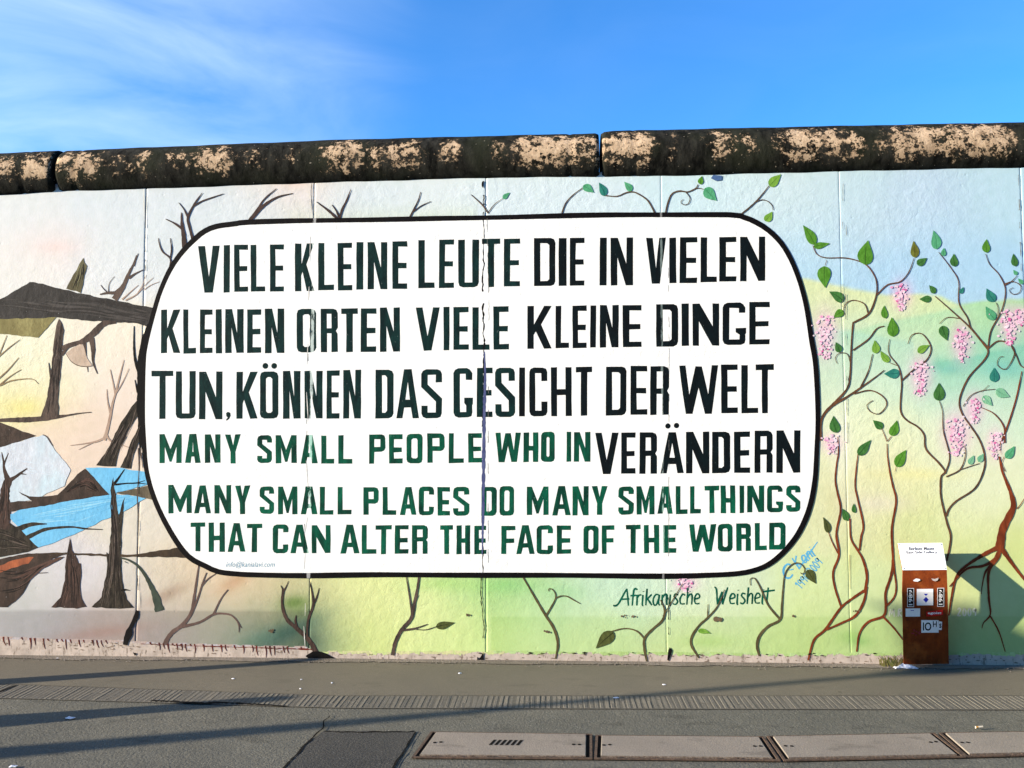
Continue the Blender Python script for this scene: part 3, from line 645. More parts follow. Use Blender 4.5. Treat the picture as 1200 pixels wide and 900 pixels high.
# bare sprigs below the panel
vine([([(460,768),(463,753),(470.5,738),(482,724),(486,703.5),(489,690),(491,675)], [4, 4.2, 4, 4, 3.4, 2.8, 2.2]), ([(483,722),(480,700),(476,675)], [2.4, 1.8, 1.2]), ([(486,706),(490,697)], [2, .8]), ([(472,738.5),(486,736.5),(501,731.5)], [2.6, 2, .8]), ([(486,737.5),(499,738),(512,734)], [1, .9, .7])], [((511,734.5),(533,729.5),9,'o')], D3)
vine([([(612,675),(626,699),(639,721),(647,733),(652,745),(653.5,757),(651,772)], [1.6, 1.8, 2.4, 2.6, 3, 2.8, 1.6]), ([(640,721),(646,711),(651,701),(650,694),(646,690),(643,690.5),(643,693)], [2, 1.8, 1.6, 1.2, 1.2, .8]), ([(651,701),(657,698.5),(664,698.7),(672,703),(680,707.5)], [1.6, 1.4, 1.3, .9])], [], VO)
vine([([(758,775),(755.3,762),(755.3,748),(765,737),(776,727),(778.7,715),(774,703)], [2.2, 3, 2.8, 2.6, 2.6, 2.2, 1]), ([(777,722),(786,707),(800,684)], [1.4, 1.2, .8]), ([(755.5,749),(746,739.5),(732,736.5),(716,740)], [2, 1.6, 1.5, 1.2])], [((719,741),(698,760),15,'o')], VO)
vine([([(819,771),(810,756),(811,745),(820,732),(828,725),(839,713),(845,702),(849,691)], [1.8, 2.6, 2.6, 2.4, 2.2, 1.8, 1.4, .9]), ([(829,725),(829.3,717),(829.7,708)], [1.4, 1.2, .7])], [((818,739),(833,742.5),6,'y')], VO)
vine([([(890,769),(887,757),(890,745),(900,734),(914,726),(916,710),(917.5,690),(920,672),(928,661.5),(937,660),(943,666.5),(941,673),(938,671)], [2.2, 3, 3, 2.8, 2.6, 2.2, 1.8, 1.6, 1.5, 1.4, 1.2, .8]), ([(914,726),(900,709),(890.7,688),(884,677.5),(879,679),(879.5,686)], [2.4, 2.2, 2, 1.8, 1.4, .8])], [((946,668),(956,684),11,'o')], VO)

# the big flowering vines on the right
vine([(c7((188,815),(215,720),(268,670),(340,570),(395,525),(450,488)), [2.4, 2.8, 2.8, 2.6, 2.6, 2.8]), (c7((452,500),(463,420),(445,345),(420,300),(390,250),(384,190),(384,150)), [2.4, 3.0, 2.8, 2.4, 2, 1.8, 1.4]),
      (c7((272,672),(345,640),(410,605),(448,540),(462,470)), [2.2, 2.4, 2.8, 2.8, 2.4]), (c7((342,565),(312,470),(305,400),(332,320),(320,220),(340,110),(325,30),(315,-30),(322,-110),(330,-160),(327,-240)), [2, 2.4, 2.4, 2.6, 2.6, 2.4, 2.2, 2, 1.8, 1.6, .8]),
      (c7((428,300),(436,235),(446,180),(420,60),(408,0),(412,-70),(420,-140),(424,-165)), [2, 2.2, 2.2, 2, 1.8, 1.6, 1.4, .8]), (c7((328,315),(300,260),(282,212)), [1.4, 1.2, .8]), (c7((383,320),(384,480)), [.6, .5])],
     [l7((372,160),(350,104),33,'d'), l7((405,124),(403,78),21,'d'), l7((284,217),(257,143),31,'o'), l6((322,508),(307,428),48,'d'), l6((423,612),(482,541),42,'d')], VR)
vine([(c7((415,775),(428,690),(470,635),(540,608),(552,560),(550,500),(575,420),(585,350),(580,200),(600,70),(585,0),(572,-60),(560,-140),(558,-200)), [1.6, 2.2, 2.6, 3, 3, 2.8, 2.8, 2.6, 2.6, 2.4, 2.2, 1.8, 1.4, 1]),
      (c7((548,568),(590,520),(600,470),(592,400),(588,345)), [2, 2, 1.8, 1.8, 1.4]), (c7((540,612),(590,665),(634,722)), [2.2, 1.8, 1]), (c6((558,550),(542,510),(530,485)), [.9, .7]), (c6((560,548),(578,525)), [.9, .7]), (c6((595,690),(602,662)), [.6, .5])],
     [l6((537,486),(492,449),36,'d'), l6((578,522),(605,449),42,'g'), l6((602,667),(648,588),48,'g')], VR)
vine([(c6((248,545),(250,450),(290,390),(370,340),(430,300),(500,250),(545,215)), [2, 2.6, 3.2, 2.4, 2, 1.6, 1]), (c6((288,392),(368,305),(384,240),(388,150),(392,70),(398,0),(405,-10),(470,-48),(500,-110),(511,-170),(500,-225),(455,-282),(370,-310),(270,-312),(228,-330),(210,-370)), [3, 2.4, 2.2, 2, 1.9, 1.8, 1.9, 2.2, 2, 1.6, 1.5, 1.4, 1.3, 1.2, 1.1, .8]),
      (c5((510,662),(560,615),(620,600),(660,555),(685,490)), [1.6, 1.5, 1.4, 1.2, .8]), (c5((470,752),(452,705),(400,687),(365,703),(352,735),(360,757)), [1.4, 1.2, 1.1, .9, .6]), (c6((398,122),(470,70),(510,20),(545,8)), [1.8, 1.6, 1.6, 1]), (c6((386,182),(372,140),(335,135),(315,158),(325,185)), [1.2, 1, .8, .6]),
      (c6((432,298),(470,220),(490,140)), [1.6, 1.3, .9]), (c6((400,326),(480,310),(540,340),(556,378),(520,420),(478,408),(463,378),(492,357)), [1.6, 1.5, 1.4, 1.3, 1.1, 1, .8]), (c5((275,500),(268,525)), [.7, .6])],
     [l5((219,425),(163,335),46,'g'), l5((214,436),(290,421),29,'g'), l5((456,520),(470,405),71,'g'), l5((264,528),(269,630),62,'g'), l5((354,690),(286,646),44,'d'), l5((353,738),(306,768),36,'g'), l5((690,487),(682,408),39,'b'), l5((699,520),(746,489),34,'d'), l6((337,130),(317,83),33,'d'), l6((506,136),(500,74),38,'y'), l6((567,177),(526,123),31,'y'), l6((615,228),(543,232),44,'t')], VB)
vine([(c7((838,350),(856,240),(838,170),(812,60),(808,0),(812,-50),(830,-68),(800,-110),(740,-175),(732,-240),(700,-280),(650,-310),(622,-350),(622,-420),(626,-490),(612,-560),(570,-615),(564,-655),(570,-690)), [2.6, 2.4, 2.2, 2.2, 2.1, 2, 2.2, 2, 1.9, 1.9, 1.8, 1.8, 1.7, 1.7, 1.7, 1.5, 1.3, 1.1, .7]),
      (c6((626,265),(680,215),(745,165),(763,105),(722,45),(675,50),(655,92)), [1.7, 1.6, 1.5, 1.4, 1.3, 1, .7]), (c6((612,195),(590,188),(572,180)), [1, .7]), (c6((830,700),(851,620),(822,500),(818,410),(803,360)), [1.6, 1.5, 1.3, 1.1, .7]), (c6((835,715),(900,680),(926,610),(918,560)), [1.5, 1.4, 1.1, .7]), (c6((900,682),(950,665),(992,652)), [1, .7]),
      (c6((836,900),(845,870),(880,830),(970,768),(1012,680),(1014,610),(990,540),(950,478),(908,415),(898,350),(940,250),(1015,165),(1030,118),(990,65),(940,5)), [1.9, 2, 2, 2, 1.9, 1.9, 1.9, 1.8, 2, 1.9, 1.8, 1.8, 2, 1.7, 1.6]),
      (c5((1030,918),(950,820),(870,745),(782,668)), [1.8, 1.7, 1.4, .8]), (c5((947,812),(935,770),(895,700),(893,600),(860,540),(800,462)), [1.5, 1.4, 1.3, 1.2, 1, .6]), (c5((895,772),(840,768),(803,797)), [1, .8, .6]),
      (c5((1030,915),(1045,830),(1095,735),(1113,640),(1085,570),(1040,520),(1020,470)), [1.6, 1.5, 1.4, 1.3, 1.1, .8]), (c5((1078,760),(1078,720),(1068,698)), [1, .7]), (c5((1108,618),(1140,600),(1168,572)), [1.2, .7]),
      (c5((1110,610),(1150,600),(1185,620),(1180,650),(1150,660),(1130,640),(1150,628)), [1.1, 1, .9, .8, .6]), (c6((1032,112),(1080,78),(1135,95),(1155,140),(1115,210),(1075,190),(1085,155),(1105,152)), [1.6, 1.5, 1.5, 1.2, 1, .8, .6]), (c6((1140,100),(1165,150),(1185,195),(1215,208)), [1.6, 1.4, 1]),
      (c6((915,385),(950,335),(1000,312),(1065,304)), [1, .9, .6]), (c6((1000,318),(1035,285)), [.6, .5])],
     [l5((550,772),(545,710),30,'g'), l5((586,857),(580,766),52,'g'), l5((790,447),(775,360),46,'m'), l5((822,480),(825,441),24,'m'), l5((876,529),(872,468),37,'d'), l5((783,654),(755,616),28,'d'), l5((764,680),(708,682),31,'d'), l5((899,655),(917,624),19,'t'), l5((1025,464),(1025,400),37,'g'), l5((1160,528),(1150,468),32,'d'), l5((1168,567),(1150,545),18,'m'), l5((1062,692),(1024,631),43,'t'), l5((1062,777),(1020,716),42,'m'), l5((815,808),(840,877),44,'d'), l5((1195,610),(1172,585),20,'m'),
      l6((702,131),(757,97),33,'y'), l6((800,358),(802,273),52,'d'), l6((1060,270),(1060,203),44,'t'), l6((1069,308),(1134,340),42,'p'), l6((1008,338),(1052,382),38,'p'), l6((943,656),(966,613),27,'p'), l6((987,645),(1012,605),27,'p')], VB)
tr_ = vine([(c7((1145,-160),(1105,-130),(1088,-190),(1108,-245),(1135,-320),(1165,-420),(1190,-540)), [.1, .1, 2, 2, 1.8, 1.6, 1]),
      ([(1171,535),(1174,551),(1179,564),(1184.5,578),(1187.5,593),(1181.5,607),(1175,620),(1172.5,634),(1171,644)], [2, 2.4, 3, 4, 6, 8, 8.6, 9, 12]),
      (c7((1090,280),(1010,320),(920,380),(880,430),(858,530),(848,605)), [6, 4.4, 3.2, 2.8, 2.4, 1.6]), (c7((1086,290),(1070,335),(1010,372),(930,388),(850,470)), [5, 3.6, 2.8, 2.2, 1.2]), (c7((1088,285),(1075,335),(1035,400),(1035,520),(1042,600),(1010,640),(1003,665)), [5, 4, 3.4, 2.8, 2.6, 2, .8]), (c7((1042,608),(1082,680),(1112,775)), [1.8, 1.5, .9]),
      (c7((1078,310),(1058,352),(1020,400),(1005,460),(1000,505)), [4, 3, 2.2, 1.5, .7]), (c7((1090,285),(1150,370),(1205,440),(1260,500)), [6, 3.6, 3, 2]), (c7((1165,105),(1180,90),(1205,52)), [1.2, 1, .8]),
      (c6((1110,556),(1105,480),(1060,420),(1000,390)), [1.8, 1.6, 1.3, .8]), (c6((1112,690),(1095,650),(1108,620)), [1, .8, .6])],
     [l6((1115,627),(1156,570),38,'m')], VR)

# wisteria blossoms: dabs of pink
PK = [paint('paint_blossom_white', (250, 236, 244), (244, 226, 238)), paint('paint_blossom_light', (250, 218, 234), (247, 204, 226)), paint('paint_blossom_pink', (245, 182, 216), (240, 164, 206)), paint('paint_blossom_magenta', (232, 118, 180), (224, 96, 164))]
def blossom(x, y, w, h, hot, n=None):
    o = None; sets = [MB() for _ in PK]; keep = LAYER[0]
    n = n or int(w*h/12)
    for i in range(n):
        t = random.random()**.8; yy = y-h/2+h*t
        ww = w/2*(1-.75*max(0, (t-.3)/.7))*(1 if t > .12 else .7)
        xx = x+random.gauss(0, .45)*ww+random.uniform(-.12, .12)*w*t
        r = random.uniform(.8, 2.3)*(1.1-.3*t)
        edge = abs(xx-x)/(w/2)
        wts = [.4+.6*edge, 1.7, .8*hot+.15, .26*hot*max(0, 1.0-edge)]
        k = random.choices(range(4), wts)[0]
        a0 = random.uniform(0, 6.28); m = random.choice([5, 6, 7])
        poly(sets[k], [(xx+r*random.uniform(.7, 1.15)*math.cos(a0+2*math.pi*q/m), yy+r*random.uniform(.6, 1.0)*math.sin(a0+2*math.pi*q/m)) for q in range(m)], j=0)
    LAYER[0] = keep
    mb = MB(); idx = []
    for k, s in enumerate(sets):
        mb.add(s.v, s.f); idx += [k]*len(s.f)
    o = mb.build('painted_flower', PK[0], wall)
    for m_ in PK[1:]: o.data.materials.append(m_)
    o.data.polygons.foreach_set('material_index', idx); return o
for a in BLOOMS:
    blossom(*a)

# ---- the white text panel
LAYER[0] += .0001
out = [(277,262),(290,260.6),(340,259.3),(400,258.3),(500,256.3),(567,255),(640,253),(700,252),(780,251.7),(855,252),(872,255),(886,261),(900,270),(915,285),(927,305),(937,330),(945,360),(951,398),(956,430),(958.5,485),(957.5,525),(955.3,563),(949,595),(937.5,622),(922.5,642.5),(905,658.5),(888,667),(865,672),(830,674),(783,675),(690,674),(567,674),(450,673.8),(360,674.5),(300,673.6),(277,672.5),(256,670),(240,663),(221,652),(203,628),(184,591),(172.5,554),(168.5,515),(167,480),(168,425),(171,402),(179.5,368),(188,340),(200,314),(214,294),(229,279),(240,270.5),(254,265)]
core = [q[:2] for q in cr(out+[out[0]], 6)][:-1]
def offset(poly_, d):
    n = len(poly_); r = []
    for i in range(n):
        a, b_ = poly_[i-1], poly_[(i+1) % n]; t = (b_-a)/np.linalg.norm(b_-a)
        r.append(poly_[i]+np.array([t[1], -t[0]])*d)
    return r
m_white = paint('paint_white', (249, 249, 247), (246, 246, 244), sc2=5, k=.86, streak=.05, speck=.22, pale=(.42, .41, .39))
mb = MB(); poly(mb, offset(core, 1.0), j=0)
panel = mb.build('text_panel', m_white, wall)
m_border = paint('paint_border', (24, 20, 22), (12, 14, 18), wear=.7, pale=(.5, .5, .5))
mb = MB(); Y = nextY()
n = len(core); wv = [3.0+.22*math.sin(i*.21)+.3*math.sin(i*.07+1)+random.uniform(-.05, .05) for i in range(n)]
of = offset(core, 1.0)
outer = [core[i]+(of[i]-core[i])*wv[i] for i in range(n)]; inner = [core[i]-(of[i]-core[i])*wv[(n-i) % n] for i in range(n)]
mb.add([wpt(*q, Y) for q in outer]+[wpt(*q, Y) for q in inner], [(i, (i+1) % n, n+(i+1) % n, n+i) for i in range(n)])
mb.build('panel_border', m_border, panel)

# ---- block letters
def glyph(ch, w, h, s, b_):
    c = min(s*.75, w*.26); r = lambda *p: list(p)
    W = w
    if ch == 'E': m0, m1 = h*.45, h*.45+b_; return [r((0,0),(w,0),(w,b_),(s,b_),(s,m0),(w*.94,m0),(w*.94,m1),(s,m1),(s,h-b_),(w,h-b_),(w,h),(0,h))], []
    if ch == 'F': m0, m1 = h*.45, h*.45+b_; return [r((0,0),(w,0),(w,b_),(s,b_),(s,m0),(w*.92,m0),(w*.92,m1),(s,m1),(s,h),(0,h))], []
    if ch == 'L': return [r((0,0),(s,0),(s,h-b_),(w,h-b_),(w,h),(0,h))], []
    if ch == 'I': return [r((0,0),(w,0),(w,h),(0,h))], []
    if ch == 'T': a = (w-s)/2; return [r((0,0),(w,0),(w,b_),(a+s,b_),(a+s,h),(a,h),(a,b_),(0,b_))], []
    if ch == 'H': m = h*.45; return [r((0,0),(s,0),(s,m),(w-s,m),(w-s,0),(w,0),(w,h),(w-s,h),(w-s,m+b_),(s,m+b_),(s,h),(0,h))], []
    if ch == 'N': return [r((0,0),(s*1.08,0),(w-s,h*.54),(w-s,0),(w,0),(w,h),(w-s*1.08,h),(s,h*.42),(s,h),(0,h))], []
    if ch == 'V': return [r((0,0),(s*1.05,0),(w/2,h*.66),(w-s*1.05,0),(w,0),(w/2+s*.62,h),(w/2-s*.62,h))], []
    if ch == 'W':
        q = w/4; e = s*.52
        return [r((0,0),(s,0),(q+.4,h*.60),(2*q-e,h*.02),(2*q+e,h*.02),(3*q-.4,h*.60),(w-s,0),(w,0),(3*q+e,h),(3*q-e*1.1,h),(2*q,h*.46),(q+e*1.1,h),(q-e,h))], []
    if ch == 'A':
        e = s*.62; t0, t1 = .62, .78
        def lx(t): return (w/2-e)*(1-t)
        def rx(t): return w/2+e+(w/2-e)*t
        k = s*1.02
        return [r((w/2-e,0),(w/2+e,0),(w,h),(w-k,h),(rx(t1)-k,h*t1),(lx(t1)+k,h*t1),(k,h),(0,h))], [r((w/2,h*.26),(rx(t0)-k,h*t0),(lx(t0)+k,h*t0))]
    if ch == 'K': return [r((0,0),(s,0),(s,h*.43),(w-s*1.15,0),(w,0),(s+(w-s)*.40,h*.44),(w,h),(w-s*1.15,h),(s+(w-s)*.10,h*.60),(s,h*.68),(s,h),(0,h))], []
    if ch == 'O':
        i = c*.35
        return [r((c,0),(w-c,0),(w-c*.3,c*.3),(w,c),(w,h-c),(w-c*.3,h-c*.3),(w-c,h),(c,h),(c*.3,h-c*.3),(0,h-c),(0,c),(c*.3,c*.3))], [r((s+i,b_),(w-s-i,b_),(w-s,b_+i),(w-s,h-b_-i),(w-s-i,h-b_),(s+i,h-b_),(s,h-b_-i),(s,b_+i))]
    if ch == 'D':
        i = c*.4
        return [r((0,0),(w-c,0),(w-c*.3,c*.3),(w,c),(w,h-c),(w-c*.3,h-c*.3),(w-c,h),(0,h))], [r((s,b_),(w-s-i,b_),(w-s,b_+i),(w-s,h-b_-i),(w-s-i,h-b_),(s,h-b_))]
    if ch == 'U': return [r((0,0),(s,0),(s,h-b_),(w-s,h-b_),(w-s,0),(w,0),(w,h-c),(w-c*.3,h-c*.3),(w-c,h),(c,h),(c*.3,h-c*.3),(0,h-c))], []
    if ch == 'C': return [r((w,h*.28),(w,c),(w-c*.3,c*.3),(w-c,0),(c,0),(c*.3,c*.3),(0,c),(0,h-c),(c*.3,h-c*.3),(c,h),(w-c,h),(w-c*.3,h-c*.3),(w,h-c),(w,h*.70),(w-s,h*.70),(w-s,h-b_),(s,h-b_),(s,b_),(w-s,b_),(w-s,h*.28))], []
    if ch == 'G': return [r((w*.97,h*.24),(w*.97,c),(w-c*.6,c*.3),(w-c*1.2,0),(c,0),(c*.3,c*.3),(0,c),(0,h-c),(c*.3,h-c*.3),(c,h),(w-c,h),(w-c*.3,h-c*.3),(w*.97,h-c),(w*.97,h*.74),(w,h*.74),(w,h*.60),(w*.55,h*.60),(w*.55,h*.70),(w-s,h*.76),(w-s,h-b_),(s,h-b_),(s,b_),(w*.97-s,b_),(w*.97-s,h*.24))], []
    if ch == 'S': return [r((w,h*.27),(w,c),(w-c*.3,c*.3),(w-c,0),(c,0),(c*.3,c*.3),(0,c),(0,h*.36),(w-s,h*.66),(w-s,h-b_),(s,h-b_),(s,h*.74),(0,h*.74),(0,h-c),(c*.3,h-c*.3),(c,h),(w-c,h),(w-c*.3,h-c*.3),(w,h-c),(w,h*.60),(s,h*.31),(s,b_),(w-s,b_),(w-s,h*.27))], []
    if ch == 'P': p = h*.60; return [r((0,0),(w-c,0),(w-c*.3,c*.3),(w,c),(w,p-c),(w-c*.3,p-c*.3),(w-c,p),(s,p),(s,h),(0,h))], [r((s,b_),(w-s,b_),(w-s,p-b_),(s,p-b_))]
    if ch == 'R': p = h*.57; return [r((0,0),(w-c,0),(w-c*.3,c*.3),(w,c),(w,h*.44),(w-s*.3,h*.51),(w,h*.58),(w,h),(w-s,h),(w-s,p),(s,p),(s,h),(0,h))], [r((s,b_),(w-s,b_),(w-s,p-b_),(s,p-b_))]
    if ch == 'M': return [r((0,0),(s*.95,0),(w/2,h*.52),(w-s*.95,0),(w,0),(w,h),(w-s,h),(w-s,h*.44),(w/2+s*.22,h*.95),(w/2-s*.22,h*.95),(s,h*.44),(s,h),(0,h))], []
    if ch == 'Y': a = w/2; return [r((0,0),(s*1.1,0),(a,h*.38),(w-s*1.1,0),(w,0),(a+s*.52,h*.60),(a+s*.52,h),(a-s*.52,h),(a-s*.52,h*.60))], []
    raise KeyError(ch)
LB = paint('paint_letter_dark', (22, 56, 54), (10, 34, 36), wear=1.0, pale=(.52, .60, .57), sc2=16, stretch=(1.2, 1, .5), speck=.35)
LK = paint('paint_letter_black', (10, 30, 34), (6, 20, 24), wear=.8, pale=(.35, .44, .42), sc2=14, stretch=(1.2, 1, .5), speck=.2)
LG = paint('paint_letter_green', (0, 106, 78), (0, 52, 44), wear=1.0, pale=(.42, .66, .56), sc2=7, stretch=(1.6, 1, .5), speck=.4)
# each line: list of (letter, x0, x1), and (x, top, base) samples along the line
LINES = [
 ('dark', 7.6, 6.2, [(232,288,343),(333,286,341.4),(357,285,340.8),(454,283.3,339),(500,281.6,337.6),(600,279.6,336),(660,278.8,335),(740,278.5,334),(770,278.4,332.4),(897,277.3,329)],
  'V232-257.5 I262-269.5 E274.5-291 L294-311 E316.5-333 K345.7-368.5 L373-391.5 E396-413 I417.8-426 N431-454 E460-477.5 L490.5-509.5 E514.5-532 U537-561.5 T565-586.5 E590.5-609.5 D626-651 I654.7-664 E667.7-685 I702.8-711 N715.8-742 V757-780.5 I784.5-792.8 E796.5-817 L821-840 E843-863 N867.5-897'),
 ('dark', 7.6, 6.4, [(188,363,414),(333,361.8,413.6),(420,361,412.4),(469,360.6,411.6),(500,360,410.6),(596,359.4,409.5),(632,358.7,408.6),(752,357.3,406.4),(782,356.6,405.8),(874,354.4,404),(902,354,403.6)],
  'K188.6-211.6 L215-230 E234.3-249.3 I253-260.3 N264-285.7 E289.6-306.3 N310.6-333.3 O347.9-370.8 R376-396 T400-419.5 E422.8-441 N445.5-469 V487-515.5 I519.8-526.8 E531.5-549.5 L553.8-573.8 E578.3-596.5 K618-646.6 L651-667 E671-687.7 I691.6-698.5 N702.8-725 E730-752 D769-795 I798.8-807.5 N811.8-843 G847-874.5 E878-902'),
 ('dark', 7.4, 6.6, [(178,434.5,491),(302,435.4,491),(423,433.4,490.4),(518,432.4,490.4),(554,431.3,489.3),(670,429.9,487.3),(722,429.3,486.7),(784,428.8,485.9),(818,428,484.8),(907,427,484)],
  'T177.8-203.3 U206-229.3 N233.2-260.8 K277-302 O304.7-326.4 N331.8-352.4 N357-378.2 E382.7-398 N402.3-423.2 D440-461.3 A464.4-491 S493.8-518 G531.5-554.3 E558.8-577.2 S580.5-603.7 I608.4-615.2 C620.4-641.6 H645.9-670.1 T674.7-694 D710-734 E739-758.7 R761.9-784 W796-841.9 E845.3-864.8 L868.8-888.5 T885.9-907.2'),
 ('green', 6.2, 5.6, [(187,508.2,542.2),(282,509.2,543),(310,510,543),(413,510,543.5),(441,508.8,543),(565,507.3,542),(595,506.7,541.8),(650,506.3,541.3),(692,505.9,540.8)],
  'M187-213 A217-235.2 N240.2-258.6 Y264-282.4 S301.5-318.8 M323.2-348 A352.4-372.3 L376.7-391.8 L396.6-413 P432.5-451.6 E455.9-472 O476.3-495.3 P500.8-521.3 L525.7-543.7 E548.8-565 W580.3-610.2 H613.4-630.8 O634-650.3 I664-669.3 N672.5-692'),
 ('black', 7.4, 6.4, [(697,507.2,555.5),(770,506.8,555),(800,506.2,554.8),(938,504.5,554)],
  'V697.3-724.8 E728-744.8 R749.3-769.9 A774-801.3 N804-831.2 D834.7-856 E860.5-879.2 R884-905.3 N909.9-938'),
 ('green', 6.0, 5.4, [(197,568,601.3),(293,569,602),(313,570,602.4),(412,570.5,603),(440,570.7,603.6),(550,570.5,604.3),(603,570,604),(712,569.3,603.5),(733,570,603),(821,569.5,602),(843,569.3,601.3),(938,568.5,599.5)],
  'M197.3-224.8 A227.5-247.5 N251.5-271.2 Y275.2-293.3 S304.5-321.3 M325.9-348.5 A352.5-372 L374.7-390.7 L395.5-412 P425.9-444 L448.5-464.5 A468.8-488 C490.7-508.5 E512.8-527.5 S531-550 D564-582 O585.3-602.7 M617.3-643 A647-668.8 N671-689.9 Y693.3-712 S724.5-742.7 M746-767.2 A770.7-788.5 L792-805.9 L808.8-821.3 T825.9-843 H844.8-861.9 I866.7-872 N875.5-895.5 G899-918 S921.3-938'),
 ('green', 6.0, 5.4, [(223,612,646),(307,613.5,647),(330,614.7,648),(387,615,648.4),(410,615,649),(500,615.6,649.4),(570,616,649.3),(669,615.5,649.3),(720,615.3,648.8),(792,615,648),(822,614,646.7),(920,612.5,644)],
  'T223.5-240.5 H244.5-263.5 A266.7-287.5 T289.3-307 C319.5-337.9 A340.5-361.9 N365.3-387.5 A399-421.3 L424-441 T440-459 E462.7-478.7 R482.7-501.3 T516-531 H535-551 E556-570 F587.5-604 A605-626.7 C628.8-648 E652.5-669.3 O683.5-701.3 F705.3-720 T733.3-750.7 H754.7-772.5 E777.3-792.5 W807.2-839 O841.3-858.7 R863-880 L884.8-898.7 D901.3-920.5'),
]
def disc(mb, x, y, r): poly(mb, [(x+r*math.cos(a), y+r*math.sin(a)) for a in np.linspace(0, 2*math.pi, 15)[:-1]], j=.1, seg=30)
for li, (kind, s, b_, ys, text) in enumerate(LINES):
    sets = {}
    xs_, tp, bs = zip(*ys)
    for word in text.split():
        ch = word[0]; x0, x1 = map(float, word[1:].split('-'))
        if ch == 'I' and x1-x0 < 4: x1 = x0+5
        yt, yb = np.interp((x0+x1)/2, xs_, tp)+random.uniform(-.4, .4), np.interp((x0+x1)/2, xs_, bs)+random.uniform(-.4, .4)
        w, h = x1-x0, yb-yt
        sk = random.uniform(-.35, .35); ss = s*random.uniform(.95, 1.05)
        outs, holes = glyph(ch, w, h, min(ss, w*.40) if ch not in 'I' else ss, b_*random.uniform(.96, 1.04))
        f = lambda p: (x0+p[0]+sk*(1-p[1]/h)-.1, yt+p[1]-.012*(p[0]-w/2))
        key = ('black' if kind == 'black' or (kind == 'dark' and x0 > 600) else kind)
        mb = sets.setdefault(key, MB())
        poly(mb, [f(p) for p in outs[0]], j=.22, seg=16, holes=[[f(p) for p in hh] for hh in holes])
    if li == 2:
        d = sets['dark']; disc(d, 311, 428.8, 3.5); disc(d, 321.3, 428.8, 3.4)
        poly(d, [(264.8,484),(267,482.6),(270,483.6),(270.4,487),(268.6,491),(265.6,493),(264.8,491.8),(266.8,489.4),(265.2,487.8)], j=.1, seg=40)
    if li == 4: d = sets['black']; disc(d, 782.7, 499.2, 3.2); disc(d, 792.8, 498.7, 3.2)
    mats = {'dark': LB, 'black': LK, 'green': LG}
    mb = MB(); idx = []; used = list(sets)
    for q, key in enumerate(used): mb.add(sets[key].v, sets[key].f); idx += [q]*len(sets[key].f)
    o = mb.build('lettering', mats[used[0]], panel)
    for key in used[1:]: o.data.materials.append(mats[key])
    o.data.polygons.foreach_set('material_index', idx)

# ---- handwriting
def text_mesh(body, size, font_shear=0.0, bold=0.0):
    cu = bpy.data.curves.new('t', 'FONT'); cu.body = body; cu.size = size; cu.shear = font_shear; cu.offset = bold; cu.resolution_u = 3
    ob = bpy.data.objects.new('t', cu); COL.objects.link(ob)
    dg = bpy.context.evaluated_depsgraph_get(); dg.update(); me = ob.evaluated_get(dg).to_mesh()
    vs = [tuple(v.co) for v in me.vertices]; fs = [tuple(p.vertices) for p in me.polygons]
    ob.evaluated_get(dg).to_mesh_clear(); bpy.data.objects.remove(ob); bpy.data.curves.remove(cu)
    return np.array(vs), fs
def text_to(body, f, w, h, shear=0.0, bold=0.0):
    """text fitted to a w x h box, f maps (u right, v down) to 3D"""
    vs, fs = text_mesh(body, 1.0, shear, bold); mn, mx = vs.min(0), vs.max(0)
    sx, sy = w/(mx[0]-mn[0]), h/(mx[1]-mn[1])
    return MB().add([f((v[0]-mn[0])*sx, h-(v[1]-mn[1])*sy) for v in vs], fs)
